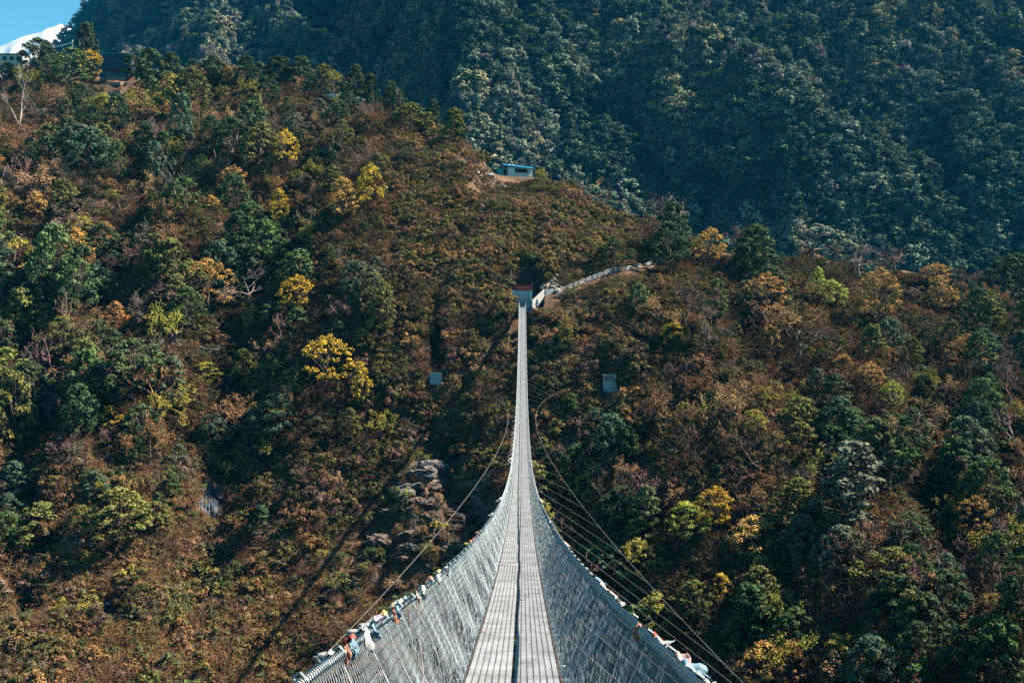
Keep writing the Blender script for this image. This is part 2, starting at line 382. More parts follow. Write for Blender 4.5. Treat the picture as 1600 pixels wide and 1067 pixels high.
def crown_tree(seed, clumps=42, leaves=80, leaf=0.026, low=0.28, wide=0.36, top=1.0, cr=(0.07, 0.13), hang=0.0, branch=0.012, lean=0.05):
    rng = np.random.default_rng(seed)
    tr = MB(); cn = MB()
    H0 = low
    n_t = 7; z = np.linspace(0, top * 0.72, n_t); bend = rng.normal(0, lean, 2)
    P = np.stack([bend[0] * z + rng.normal(0, .012, n_t), bend[1] * z + rng.normal(0, .012, n_t), z], 1); P[0] = 0; P[0, 2] = -0.06
    tr.tube(P, np.linspace(branch * 2.0, branch * 0.7, n_t), 6)
    lob = [(rng.uniform(0, 6.28), rng.uniform(0.75, 1.25)) for _ in range(5)]
    for k in range(clumps):
        u = rng.uniform(); zz = H0 + (top - H0) * u
        prof = math.sin(math.pi * min(1, (u * 0.86 + 0.14)) ** 0.9) ** 0.6
        th = rng.uniform(0, 6.28); lm = 1 + 0.3 * sum(math.cos(th - a) * (b - 1) for a, b in lob)
        rr = wide * prof * lm * rng.uniform(0.35, 1.0) ** 0.5
        c = np.array([rr * math.cos(th) + bend[0] * zz, rr * math.sin(th) + bend[1] * zz, zz - hang * rr])
        R = rng.uniform(*cr)
        d = unit(rng.normal(size=(leaves, 3)) + np.array([0, 0, 0.35]))
        pos = c + d * (R * rng.uniform(0.45, 1.08, leaves))[:, None] * np.array([1, 1, 0.72])
        leaf_cards(cn, pos, unit(d + rng.normal(0, 0.38, (leaves, 3)) + np.array([0, 0, .25])), leaf, rng)
        if k % 3 == 0:
            za = max(0.1, zz * 0.55 - 0.04); a = np.array([bend[0] * za, bend[1] * za, za]); mid = (a + c) / 2 + np.array([0, 0, 0.02])
            tr.tube(np.array([a, mid, c]), [branch * 0.8, branch * 0.55, branch * 0.25], 4)
    return tr.mesh('trunk', True), cn.mesh('crown')

def bare_tree(seed, depth=5, spread=0.62, leaves=0, leaf=0.018, r0=0.018, first=0.30, upright=0.35, twig=0.0022):
    rng = np.random.default_rng(seed); tr = MB(); tw = MB(); cn = MB(); tips = []
    A = [[], []]; B = [[], []]; RA = [[], []]; RB = [[], []]
    def grow(p, d, L, r, lev):
        k = 0 if lev >= depth - 1 else 1
        q = p + d * L; mid = (p + q) / 2 + rng.normal(0, L * .07, 3); r2 = max(r * 0.68, twig)
        A[k] += [p, mid]; B[k] += [mid, q]; RA[k] += [r, (r + r2) / 2]; RB[k] += [(r + r2) / 2, r2]
        if lev == 0: tips.append(q); return
        n = rng.integers(2, 4) if lev > 1 else rng.integers(3, 5)
        for _ in range(n):
            nd = unit(d + rng.normal(0, spread, 3) + np.array([0, 0, upright * 0.5]))
            grow(q if rng.uniform() < .6 else mid, nd, L * rng.uniform(0.6, 0.85), r2 * rng.uniform(.6, .9), lev - 1)
    grow(np.array([0, 0, -0.03]), unit(np.array([rng.normal(0, .08), rng.normal(0, .08), 1.0])), first, r0, depth)
    allp = np.array([x for k in (0, 1) for x in B[k]]); h = allp[:, 2].max()
    for k, m_ in ((0, tr), (1, tw)):
        m_.segs(np.array(A[k]) / h, np.array(B[k]) / h, np.array(RA[k]) / h, np.array(RB[k]) / h, 5 if k == 0 else 3)
    if leaves:
        tp = np.array(tips) / h; i = rng.integers(0, len(tp), leaves)
        pos = tp[i] + rng.normal(0, 0.03, (leaves, 3)); leaf_cards(tw, pos, unit(rng.normal(size=(leaves, 3)) + np.array([0, 0, .5])), leaf, rng)
    return tr.mesh('trunk', True), tw.mesh('crown')

def shrub(seed, clumps=20, leaves=70, leaf=0.045, wide=0.62, flat=1.0):
    rng = np.random.default_rng(seed); cn = MB(); tr = MB()
    for k in range(clumps):
        th = rng.uniform(0, 6.28); rr = wide * math.sqrt(rng.uniform()); zz = rng.uniform(0.12, 0.9) * (1 - 0.55 * (rr / wide) ** 2) * flat
        c = np.array([rr * math.cos(th), rr * math.sin(th), zz]); R = rng.uniform(0.12, 0.24)
        d = unit(rng.normal(size=(leaves, 3)) + np.array([0, 0, .3])); pos = c + d * (R * rng.uniform(0.4, 1.1, leaves))[:, None]
        leaf_cards(cn, pos, unit(d + rng.normal(0, 0.42, (leaves, 3))), leaf, rng)
        tr.segs([(0.2 * c[0], 0.2 * c[1], -0.15)], [c], 0.016, 0.006, 4)
    return tr.mesh('stems', True), cn.mesh('foliage')

def twig_bush(seed, n=70, leaves=900, leaf=0.021):
    rng = np.random.default_rng(seed); mb = MB()
    d = unit(rng.normal(size=(n, 3)) * np.array([1, 1, .5]) + np.array([0, 0, 0.9])); L = rng.uniform(0.5, 1.05, n)
    base = rng.normal(0, .12, (n, 3)) * np.array([1, 1, 0]); mid = base + d * (L * .55)[:, None]; end = mid + unit(d + rng.normal(0, .35, (n, 3))) * (L * .5)[:, None]
    mb.segs(base, mid, .012, .008); mb.segs(mid, end, .008, .003)
    for _ in range(2):
        f = rng.uniform(0.2, 1, n)[:, None]; s = mid * (1 - f) + end * f; e = s + unit(d + rng.normal(0, .8, (n, 3))) * rng.uniform(.15, .35, n)[:, None]
        mb.segs(s, e, .005, .002)
    i = rng.integers(0, n, leaves); f = rng.uniform(0, 1, leaves)[:, None]
    pos = mid[i] * (1 - f) + end[i] * f + rng.normal(0, .07, (leaves, 3)); leaf_cards(mb, pos, unit(rng.normal(size=(leaves, 3)) + np.array([0, 0, .4])), leaf, rng)
    return mb.mesh('twig_bush')
def grass_tuft(seed, n=70, droop=0.5):
    rng = np.random.default_rng(seed); mb = MB()
    th = rng.uniform(0, 6.28, n); L = rng.uniform(.5, 1.1, n); out = np.stack([np.cos(th), np.sin(th), 0 * th], 1)
    b = out * rng.uniform(0, .22, n)[:, None]; side = np.stack([-np.sin(th), np.cos(th), 0 * th], 1) * 0.028
    k = rng.uniform(.1, droop, n)[:, None]; m1 = b + (out * k * .5 + np.array([0, 0, .62])) * L[:, None]; e = m1 + (out * k * 1.3 + np.array([0, 0, .12])) * L[:, None]
    v = np.stack([b - side, b + side, m1 + side * .8, m1 - side * .8, e], 1).reshape(-1, 3)
    o = 5 * np.arange(n)[:, None]
    mb.add(v, o + np.array([[0, 1, 2, 3]]), o + np.array([[3, 2, 4]]))
    return mb.mesh('grass_tuft')

# ------------------------------------------------------------------ scatter by geometry nodes (stuff nobody could count)
def scatter(name, pts, scl, rot, idx, tint, meshes, label=None):
    me = bpy.data.meshes.new(name); pts = np.asarray(pts, np.float32); n = len(pts)
    me.vertices.add(n); me.vertices.foreach_set('co', pts.ravel())
    for an, ty, arr, f in (('scl', 'FLOAT_VECTOR', scl, 'vector'), ('rot', 'FLOAT_VECTOR', rot, 'vector'), ('pick', 'INT', idx, 'value'), ('tint', 'FLOAT_COLOR', tint, 'color')):
        a = me.attributes.new(an, ty, 'POINT'); arr = np.asarray(arr, np.int32 if ty == 'INT' else np.float32)
        if ty == 'FLOAT_COLOR': arr = np.concatenate([arr, np.ones((n, 1), np.float32)], 1)
        a.data.foreach_set(f, arr.ravel())
    o = bpy.data.objects.new(name, me); COL.objects.link(o)
    src = bpy.data.collections.new(name + '_sources')
    for k, m_ in enumerate(meshes):
        m_.materials.clear(); m_.materials.append(LEAF_I)
        src.objects.link(bpy.data.objects.new(f'{name}_source_{k:02d}', m_))
    g = bpy.data.node_groups.new(name, 'GeometryNodeTree')
    g.interface.new_socket('Geometry', in_out='INPUT', socket_type='NodeSocketGeometry'); g.interface.new_socket('Geometry', in_out='OUTPUT', socket_type='NodeSocketGeometry')
    N = g.nodes; L = g.links; gi = N.new('NodeGroupInput'); go = N.new('NodeGroupOutput')
    def attr(an, ty):
        x = N.new('GeometryNodeInputNamedAttribute'); x.data_type = ty; x.inputs['Name'].default_value = an
        return x.outputs['Attribute']
    ci = N.new('GeometryNodeCollectionInfo'); ci.inputs['Collection'].default_value = src
    ci.inputs['Separate Children'].default_value = True; ci.inputs['Reset Children'].default_value = True
    ip = N.new('GeometryNodeInstanceOnPoints'); ip.inputs['Pick Instance'].default_value = True
    er = N.new('FunctionNodeEulerToRotation'); L.new(attr('rot', 'FLOAT_VECTOR'), er.inputs[0])
    L.new(gi.outputs[0], ip.inputs['Points']); L.new(ci.outputs[0], ip.inputs['Instance']); L.new(attr('pick', 'INT'), ip.inputs['Instance Index'])
    L.new(er.outputs[0], ip.inputs['Rotation']); L.new(attr('scl', 'FLOAT_VECTOR'), ip.inputs['Scale']); L.new(ip.outputs[0], go.inputs[0])
    o.modifiers.new('scatter', 'NODES').node_group = g
    tag(o, label, None, None, 'stuff')
    return o

#SECTION_FAR_FOREST
def far_forest():
    protos = [crown_tree(200 + k, 26, 44, 0.048, 0.10, 0.40, cr=(.09, .20), branch=.012)[1] for k in range(4)]
    protos += [crown_tree(210 + k, 26, 40, 0.042, 0.16, 0.28, cr=(.07, .16), branch=.012)[1] for k in range(2)]
    protos += [bare_tree(220 + k, 4, .7, 420, .026, twig=.005, first=.22)[1] for k in range(2)]
    n = 15000; rng = np.random.default_rng(11)
    px = rng.uniform(-60, 1680, n); v = rng.uniform(-90, 480, n)
    j = np.clip(((px + 400) / 8 + .5).astype(int), 0, len(FX) - 1)
    pts = []; keep = []
    for k in range(n):
        col = FVM[:, j[k]]; i = int(np.searchsorted(-col, -v[k]))
        if i < 2 or i >= len(FT) - 1: continue
        a, b = FV[i-1, j[k]], FV[i, j[k]]; f = float(np.clip((a - v[k]) / max(a - b, 1e-6), 0, 1))
        Y = FY[i-1, j[k]] * (1 - f) + FY[i, j[k]] * f; Z = FZ[i-1, j[k]] * (1 - f) + FZ[i, j[k]] * f
        pts.append(((px[k] - CX) / F * Y, Y, Z - 1.0)); keep.append(k)
    # the silhouette's own trees
    for jx in range(50, 110):
        for _ in range(4):
            i = len(FT) - 1 - int(rng.integers(0, 5)); pts.append((FXX[i, jx] + rng.uniform(-3, 3), FY[i, jx], FZ[i, jx] - 1)); keep.append(0)
    pts = np.array(pts); n = len(pts)
    s = rng.uniform(7, 20, n) * (1 + 0.35 * (rng.uniform(size=n) < .1)); scl = np.stack([s * rng.uniform(.85, 1.35, n)] * 2 + [s * rng.uniform(.8, 1.2, n)], 1)
    rot = np.stack([rng.normal(0, .06, n), rng.normal(0, .06, n), rng.uniform(0, 6.28, n)], 1)
    pat = fbm(pts[:, 0] / 60, pts[:, 1] / 60, 61, 3)
    u = rng.uniform(size=n) + pat * .6
    pal = np.array([(.04, .068, .042), (.075, .11, .07), (.13, .17, .11), (.20, .235, .165), (.24, .215, .185), (.25, .235, .12)])
    k = np.select([u < .32, u < .58, u < .74, u < .84, u < 1.08], [0, 1, 2, 3, 4], 5)
    tint = pal[k] * rng.uniform(.75, 1.3, (n, 1))
    idx = np.where(k == 4, rng.integers(4, 8, n), rng.integers(0, 6, n))
    scatter('far_forest', pts, scl, rot, idx, tint, protos, 'blue green forest covering the steep mountain behind the ridge')
far_forest()

# ------------------------------------------------------------------ landmarks kept free of plants: (px, row, rx, ry)
CLEAR = [(826, 442, 27, 30), (683, 492, 15, 24), (683, 562, 16, 26), (816, 462, 26, 52), (852, 460, 30, 20), (804, 268, 36, 15), (683, 528, 17, 70), (953, 600, 16, 22), (682, 592, 19, 25), (175, 945, 20, 12), (327, 775, 26, 34),
         (15, 95, 30, 12), (185, 120, 32, 26)]
FENCE_PX = [(868, 461), (900, 449), (930, 437), (957, 426), (985, 424), (1010, 418), (1030, 411), (1052, 403)]
def clear_of(px, v, grow=0.0):
    for a, b, rx, ry in CLEAR:
        if ((px - a) / (rx + grow)) ** 2 + ((v - b) / (ry + grow)) ** 2 < 1: return False
    fr = np.interp(px, [p[0] for p in FENCE_PX], [p[1] for p in FENCE_PX])
    if 830 < px < 1056 and -6 - grow * .6 < v - fr < 2.5 + grow * 1.3: return False
    return True

#SECTION_UNDERGROWTH
def undergrowth():
    protos = [shrub(300 + k, 18, 76, .042, .6)[1] for k in range(3)]            # 0-2 leafy
    protos += [twig_bush(310 + k) for k in range(4)]                           # 3-6 twiggy, russet
    protos += [grass_tuft(320 + k) for k in range(3)]                          # 7-9 dry grass
    rng = np.random.default_rng(23); n = 130000
    px = rng.uniform(-160, 1760, n); v = rng.uniform(100, 1240, n)
    px[:34000] = rng.uniform(590, 1080, 34000); v[:34000] = rng.uniform(150, 500, 34000)
    P = []; S = []; I = []; C = []; 
    patch = fbm(px / 46, v / 46, 71, 3); patch2 = fbm(px / 120, v / 120, 72, 3)
    straw = np.array([(.44, .28, .13), (.37, .22, .11), (.29, .16, .08), (.50, .36, .18)])
    russ = np.array([(.21, .11, .058), (.29, .155, .08), (.17, .095, .07), (.30, .165, .065), (.23, .155, .11)])
    oliv = np.array([(.16, .13, .05), (.12, .115, .045), (.20, .15, .055), (.09, .10, .042)])
    green = np.array([(.055, .085, .035), (.08, .115, .045), (.11, .15, .055)])
    for k in range(n):
        x, y = px[k], v[k]
        if y < ridge_row(x) + 1 or not clear_of(x, y): continue
        scrub = 1.0 if (600 < x < 1010 and y < 740) else 0.0
        dry = 1.0 if (y > 720 and x < 800) or (950 < x < 1240 and 590 < y < 800) else 0.0
        cliff = math.exp(-((x - 690) / 80) ** 2 - ((y - 790) / 60) ** 2) + .9 * math.exp(-((x - 580) / 85) ** 2 - ((y - 895) / 55) ** 2) + .8 * math.exp(-((x - 985) / 28) ** 2 - ((y - 750) / 60) ** 2)
        if rng.uniform() < cliff * .8: continue
        bare = patch2[k] * .7 + patch[k] * .5
        if (scrub or dry) and not (670 < x < 790 and 460 < y < 640) and bare > .2 and rng.uniform() < min(.93, (bare - .2) * 5): continue
        p = ground_at(x, y); u = rng.uniform() + patch[k] * .55
        if dry: w_ = (.06, .18, .58)
        elif scrub: w_ = (.12, .27, .50)
        else: w_ = (.26, .46, .84)
        gsh = -.22 * patch2[k]; w_ = (w_[0] + gsh * .8, w_[1] + gsh, w_[2] + gsh * 1.1)
        if u < w_[0]: i = rng.integers(0, 3); c = green[rng.integers(3)] * rng.uniform(.7, 1.3); s_ = rng.uniform(.8, 2.2)
        elif u < w_[1]: i = rng.integers(0, 4); c = oliv[rng.integers(4)] * rng.uniform(.7, 1.3); s_ = rng.uniform(.8, 2.2)
        elif u < w_[2]: i = rng.integers(3, 7); c = russ[rng.integers(5)] * rng.uniform(.7, 1.35); s_ = rng.uniform(.9, 2.6)
        else: i = rng.integers(7, 10); c = straw[rng.integers(4)] * rng.uniform(.55, 1.15); s_ = rng.uniform(.6, 1.5)
        if cliff > .2: s_ *= .6
        elif not scrub and rng.uniform() < .35: s_ *= 1.5
        s_ *= 1.1 + .55 * patch2[k]
        if rng.uniform() < .09 and not cliff > .2: i = rng.integers(0, 3); s_ = rng.uniform(2.2, 4.4); c = (oliv[rng.integers(4)] if rng.uniform() < .6 else russ[rng.integers(5)]) * rng.uniform(.6, 1.2)
        if not scrub and not dry: c = c * .72  # forest undergrowth tint darkened so the gaps between trees read as shade
        fence = 860 < x < 1060 and abs(y - np.interp(x, [q[0] for q in FENCE_PX], [q[1] for q in FENCE_PX])) < 34
        if fence: s_ = min(s_, .9)
        if abs(x - 806) < 70 and 255 < y < 320: s_ = min(s_, .9)
        if 490 < y < 810 and abs(x - (802 - .69 * (y - 500))) < 20: s_ = min(s_, .9)
        tp = y - s_ * F / p[1] * .85
        if not clear_of(x, tp) or not clear_of(x, (tp + y) / 2): s_ = min(s_, .5) if clear_of(x, y - 6) else .3
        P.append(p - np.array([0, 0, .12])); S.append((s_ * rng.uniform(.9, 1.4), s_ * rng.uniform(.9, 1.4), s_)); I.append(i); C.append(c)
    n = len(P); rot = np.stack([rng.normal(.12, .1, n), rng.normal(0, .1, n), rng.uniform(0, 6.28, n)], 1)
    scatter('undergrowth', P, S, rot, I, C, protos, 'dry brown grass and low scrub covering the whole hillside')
undergrowth()

#SECTION_TREES
EG = [crown_tree(1, 74, 66, .022, .2, cr=(.05, .11)), crown_tree(2, 80, 62, .022, .16, .42, cr=(.05, .11)), crown_tree(3, 66, 66, .022, .14, .31, cr=(.05, .10)), crown_tree(4, 84, 60, .02, .28, .46, hang=.12, cr=(.045, .10)),
      crown_tree(5, 60, 62, .024, .1, .27, cr=(.05, .11)), crown_tree(6, 90, 56, .02, .2, .40, cr=(.045, .09))]
AU = [crown_tree(21, 80, 48, .017, .24, .38, cr=(.045, .11)), crown_tree(22, 70, 50, .017, .2, .32, cr=(.045, .11)), crown_tree(23, 90, 44, .016, .26, .44, cr=(.04, .095))]
BA = [bare_tree(41), bare_tree(42, 5, .7, first=.22), bare_tree(43, 5, .55, first=.4, upright=.6), bare_tree(44, 5, .8, first=.2)]
RU = [bare_tree(51, 5, .7, 1500, .016, first=.22), bare_tree(52, 5, .8, 1800, .016, first=.18), bare_tree(53, 5, .6, 1300, .016)]
SH = [shrub(61, 22, 80, .036), shrub(62, 18, 80, .036, .5), shrub(63, 26, 70, .034, .75, .8)]
def drooping_bamboo(seed):
    rng = np.random.default_rng(seed); tr = MB(); cn = MB()
    for k in range(26):
        th = rng.uniform(0, 6.28); o = np.array([math.cos(th), math.sin(th), 0]); L = rng.uniform(.6, 1.0); sp = rng.uniform(.15, .55)
        u = np.linspace(0, 1, 9)[:, None]; P = o * .06 + o * sp * u ** 2.2 + np.array([0, 0, 1]) * (L * (1.15 * u - .32 * u ** 3.5)); P[0, 2] = -.05
        tr.tube(P, np.linspace(.008, .003, 9), 4)
        m_ = 90; f = rng.uniform(.35, 1, m_); pos = np.stack([np.interp(f, u[:, 0], P[:, a]) for a in range(3)], 1) + rng.normal(0, .03, (m_, 3)) - np.array([0, 0, .02])
        leaf_cards(cn, pos, unit(rng.normal(size=(m_, 3)) + np.array([0, 0, .6])), .03, rng, .3)
    return tr.mesh('culms'), cn.mesh('foliage')
BB = [drooping_bamboo(71), drooping_bamboo(72)]
for lst in (EG, AU):
    for a, b in lst: a.materials.append(M_BARK); b.materials.append(LEAF)
for a, b in BA: a.materials.append(TWIG); b.materials.append(TWIG)
for a, b in RU: a.materials.append(M_BARK); b.materials.append(LEAF)
for a, b in SH + BB: a.materials.append(M_BARK); b.materials.append(LEAF)
KINDS = {'evergreen_tree': (EG, 'trunk', 'crown', 'tree'), 'autumn_tree': (AU, 'trunk', 'crown', 'tree'), 'bare_tree': (BA, 'trunk', 'crown', 'tree'),
         'russet_tree': (RU, 'trunk', 'crown', 'tree'), 'shrub': (SH, 'stem', 'foliage', 'shrub'), 'bamboo_clump': (BB, 'culm', 'foliage', 'bamboo')}
COLS = {'dark green': (0.052, 0.078, 0.037), 'deep green': (0.067, 0.098, 0.041), 'blue green': (0.075, 0.115, 0.071), 'olive green': (0.144, 0.144, 0.046), 'mid green': (0.098, 0.144, 0.052),
        'grey green': (0.119, 0.138, 0.087), 'golden yellow': (0.598, 0.380, 0.052), 'amber': (0.425, 0.247, 0.075), 'lime yellow': (0.368, 0.402, 0.081), 'orange': (0.380, 0.190, 0.069),
        'rust brown': (0.287, 0.155, 0.075), 'tan brown': (0.391, 0.230, 0.115), 'purple brown': (0.196, 0.115, 0.098), 'olive yellow': (0.310, 0.265, 0.057),
        'grey': (.20, .165, .13), 'mauve grey': (.19, .145, .13), 'brown': (.15, .10, .07), 'pale grey': (.34, .30, .25)}
PLANTS = []   # [root, kind, colour name, px, row of the middle, height px, height m]
def plant(kind, colour, px, base_row, h_m=None, h_px=None, w_ratio=1.0, var=None, tilt=0.0):
    lst, tn, cn, cat = KINDS[kind]; var = random.randrange(len(lst)) if var is None else var
    p = ground_at(px, base_row)
    if h_m is None: h_m = h_px / F * p[1]
    a, b = lst[var]
    r = empty(kind, p); r.rotation_euler = (random.gauss(0, .04), tilt + random.gauss(0, .04), random.uniform(0, 6.28))
    sx_ = h_m * w_ratio * random.uniform(.92, 1.08); r.scale = (sx_, sx_, h_m)
    c = COLS[colour]; k = random.uniform(.82, 1.2); c = tuple(x * k * random.uniform(.94, 1.06) for x in c)
    for nm, me in ((tn, a), (cn, b)):
        o = bpy.data.objects.new(nm, me); COL.objects.link(o); o.parent = r; o.color = (*c, 1)
    hp = h_m * F / p[1]
    PLANTS.append([r, kind, colour, px, CY - F * (p[2] - ZC) / p[1] - hp / 2, hp, h_m])
    return r
# trees one can pick out in the photograph: kind, colour, centre column, centre row, width px, height px
KEY = [
 ('evergreen_tree', 'dark green', 380, 112, 40, 46),
 ('evergreen_tree', 'deep green', 405, 118, 34, 40),
 ('evergreen_tree', 'dark green', 470, 112, 42, 46),
 ('evergreen_tree', 'olive green', 500, 122, 38, 38),
 ('evergreen_tree', 'dark green', 610, 146, 30, 40),
 ('evergreen_tree', 'deep green', 626, 160, 32, 36),
 ('evergreen_tree', 'deep green', 268, 104, 38, 42),
 ('evergreen_tree', 'olive green', 350, 116, 36, 38),
 ('evergreen_tree', 'dark green', 720, 206, 24, 30),
 ('evergreen_tree', 'olive green', 12, 114, 46, 30), ('russet_tree', 'purple brown', 42, 112, 44, 36), ('evergreen_tree', 'deep green', 200, 104, 34, 36), ('evergreen_tree', 'deep green', 80, 108, 40, 44),
 ('autumn_tree', 'golden yellow', 445, 235, 34, 62), ('autumn_tree', 'golden yellow', 437, 328, 42, 60), ('autumn_tree', 'golden yellow', 576, 296, 44, 76), ('autumn_tree', 'amber', 540, 316, 58, 70),
 ('autumn_tree', 'golden yellow', 463, 462, 54, 62), ('autumn_tree', 'golden yellow', 508, 568, 74, 84), ('autumn_tree', 'golden yellow', 568, 608, 40, 76), ('autumn_tree', 'golden yellow', 176, 655, 50, 40),
 ('autumn_tree', 'lime yellow', 1275, 448, 36, 56), ('autumn_tree', 'lime yellow', 1305, 462, 40, 46), ('autumn_tree', 'amber', 1373, 466, 58, 92), ('autumn_tree', 'amber', 1478, 462, 50, 56),
 ('autumn_tree', 'amber', 1106, 388, 54, 58), ('autumn_tree', 'golden yellow', 1117, 798, 54, 74), ('autumn_tree', 'lime yellow', 1078, 820, 72, 68), ('autumn_tree', 'amber', 1175, 842, 92, 66),
 ('autumn_tree', 'orange', 1204, 540, 48, 60), ('autumn_tree', 'amber', 1150, 516, 26, 26), ('autumn_tree', 'orange', 1315, 568, 32, 28), ('autumn_tree', 'lime yellow', 1392, 620, 34, 48),
 ('autumn_tree', 'olive yellow', 1550, 950, 38, 46), ('autumn_tree', 'amber', 390, 492, 28, 58), ('autumn_tree', 'golden yellow', 140, 104, 40, 48), ('autumn_tree', 'olive yellow', 520, 130, 30, 38),
 ('autumn_tree', 'golden yellow', 1050, 520, 40, 34), ('autumn_tree', 'golden yellow', 1130, 922, 42, 50), ('autumn_tree', 'amber', 1463, 430, 40, 36), ('autumn_tree', 'amber', 362, 118, 34, 30),
 ('autumn_tree', 'amber', 50, 322, 44, 40), ('autumn_tree', 'amber', 330, 318, 26, 24), ('autumn_tree', 'orange', 1028, 444, 22, 30), ('autumn_tree', 'olive yellow', 1180, 660, 40, 40),
 ('autumn_tree', 'amber', 1360, 590, 40, 46), ('autumn_tree', 'olive yellow', 320, 586, 50, 40), ('autumn_tree', 'amber', 400, 590, 36, 44), ('autumn_tree', 'olive yellow', 880, 520, 26, 50),
 ('evergreen_tree', 'deep green', 60, 92, 54, 62), ('evergreen_tree', 'mid green', 112, 106, 56, 60), ('evergreen_tree', 'dark green', 138, 68, 46, 62), ('evergreen_tree', 'deep green', 236, 118, 80, 84),
 ('evergreen_tree', 'dark green', 297, 118, 30, 46), ('evergreen_tree', 'dark green', 330, 114, 46, 54), ('evergreen_tree', 'dark green', 436, 116, 62, 50), ('evergreen_tree', 'dark green', 546, 124, 34, 46),
 ('evergreen_tree', 'dark green', 584, 136, 26, 38), ('evergreen_tree', 'dark green', 676, 172, 24, 34), ('evergreen_tree', 'olive green', 702, 196, 44, 50), ('evergreen_tree', 'olive green', 644, 186, 56, 48),
 ('evergreen_tree', 'blue green', 282, 196, 46, 96), ('evergreen_tree', 'mid green', 92, 420, 80, 130), ('evergreen_tree', 'mid green', 124, 452, 56, 90), ('evergreen_tree', 'mid green', 184, 256, 36, 66),
 ('evergreen_tree', 'dark green', 1040, 360, 70, 78), ('evergreen_tree', 'deep green', 1168, 394, 84, 78), ('evergreen_tree', 'deep green', 1180, 960, 112, 100), ('evergreen_tree', 'grey green', 1322, 762, 150, 140),
 ('evergreen_tree', 'olive green', 1230, 790, 96, 80), ('evergreen_tree', 'olive green', 1388, 905, 120, 96), ('evergreen_tree', 'blue green', 1480, 900, 54, 66), ('evergreen_tree', 'blue green', 1566, 1000, 44, 50),
 ('evergreen_tree', 'dark green', 1588, 444, 84, 90), ('evergreen_tree', 'deep green', 1530, 486, 60, 70), ('evergreen_tree', 'grey green', 1512, 664, 40, 76), ('evergreen_tree', 'mid green', 1545, 610, 40, 50),
 ('evergreen_tree', 'olive green', 26, 650, 70, 130), ('evergreen_tree', 'mid green', 130, 600, 90, 110), ('evergreen_tree', 'grey green', 268, 600, 60, 80), ('evergreen_tree', 'olive green', 385, 580, 50, 66),
 ('evergreen_tree', 'olive green', 186, 806, 110, 90), ('evergreen_tree', 'olive green', 60, 830, 90, 84), ('evergreen_tree', 'olive green', 130, 820, 50, 60), ('evergreen_tree', 'mid green', 470, 420, 60, 60),
 ('evergreen_tree', 'grey green', 560, 450, 60, 80), ('evergreen_tree', 'olive green', 590, 490, 60, 76), ('evergreen_tree', 'mid green', 1240, 990, 70, 80), ('evergreen_tree', 'deep green', 1440, 1020, 60, 90),
 ('evergreen_tree', 'deep green', 1420, 830, 60, 60), ('evergreen_tree', 'grey green', 1290, 880, 60, 60), ('evergreen_tree', 'mid green', 1000, 470, 40, 50), ('evergreen_tree', 'dark green', 960, 395, 60, 40),
 ('shrub', 'blue green', 938, 642, 58, 46), ('shrub', 'mid green', 898, 620, 40, 34), ('shrub', 'mid green', 916, 600, 26, 22), ('shrub', 'mid green', 890, 452, 22, 20), ('shrub', 'olive yellow', 848, 270, 22, 24),
 ('shrub', 'olive yellow', 600, 250, 26, 24), ('shrub', 'mid green', 350, 905, 40, 34), ('shrub', 'mid green', 95, 1050, 46, 34), ('shrub', 'olive green', 250, 1050, 90, 50), ('shrub', 'olive green', 270, 950, 60, 56),
 ('shrub', 'olive green', 470, 900, 40, 30), ('shrub', 'mid green', 665, 238, 24, 24), ('shrub', 'mid green', 640, 240, 36, 30),
 ('bare_tree', 'pale grey', 32, 150, 66, 110), ('bare_tree', 'mauve grey', 204, 88, 38, 50), ('bare_tree', 'mauve grey', 1268, 376, 72, 70), ('bare_tree', 'mauve grey', 1342, 402, 80, 74), ('bare_tree', 'brown', 946, 308, 38, 58),
 ('bare_tree', 'tan brown', 918, 296, 42, 40), ('bare_tree', 'mauve grey', 1006, 322, 64, 44), ('bare_tree', 'mauve grey', 1050, 316, 50, 40), ('bare_tree', 'mauve grey', 332, 522, 80, 70), ('bare_tree', 'purple brown', 190, 318, 84, 56),
 ('bare_tree', 'mauve grey', 218, 480, 50, 60), ('bare_tree', 'brown', 1070, 690, 60, 80), ('bare_tree', 'brown', 1128, 720, 60, 90), ('bare_tree', 'brown', 1190, 720, 80, 90), ('bare_tree', 'mauve grey', 1400, 400, 50, 40),
 ('bare_tree', 'mauve grey', 1250, 540, 70, 60), ('bare_tree', 'purple brown', 1080, 870, 70, 60), ('bare_tree', 'brown', 1330, 940, 80, 80), ('bare_tree', 'mauve grey', 625, 155, 26, 34),
 ('russet_tree', 'purple brown', 1150, 372, 60, 40), ('russet_tree', 'purple brown', 1395, 416, 60, 40), ('russet_tree', 'rust brown', 235, 690, 60, 90), ('russet_tree', 'purple brown', 112, 706, 60, 46), ('russet_tree', 'purple brown', 160, 690, 50, 46),
 ('russet_tree', 'purple brown', 572, 245, 36, 60), ('russet_tree', 'rust brown', 265, 150, 50, 50), ('russet_tree', 'rust brown', 310, 180, 46, 50), ('russet_tree', 'rust brown', 215, 215, 50, 50), ('russet_tree', 'rust brown', 90, 150, 40, 36),
 ('russet_tree', 'purple brown', 1530, 440, 60, 44), ('russet_tree', 'rust brown', 1040, 640, 70, 90), ('russet_tree', 'tan brown', 1140, 640, 70, 80), ('russet_tree', 'rust brown', 880, 500, 40, 50),
 ('bamboo_clump', 'olive yellow', 1322, 1005, 80, 66), ('bamboo_clump', 'olive yellow', 1365, 1020, 60, 60), ('bamboo_clump', 'olive yellow', 1424, 800, 40, 36), ('bamboo_clump', 'olive yellow', 1285, 985, 40, 40),
]
ASPECT = {'evergreen_tree': .80, 'autumn_tree': .76, 'bare_tree': .85, 'russet_tree': .95, 'shrub': 1.35, 'bamboo_clump': .95}
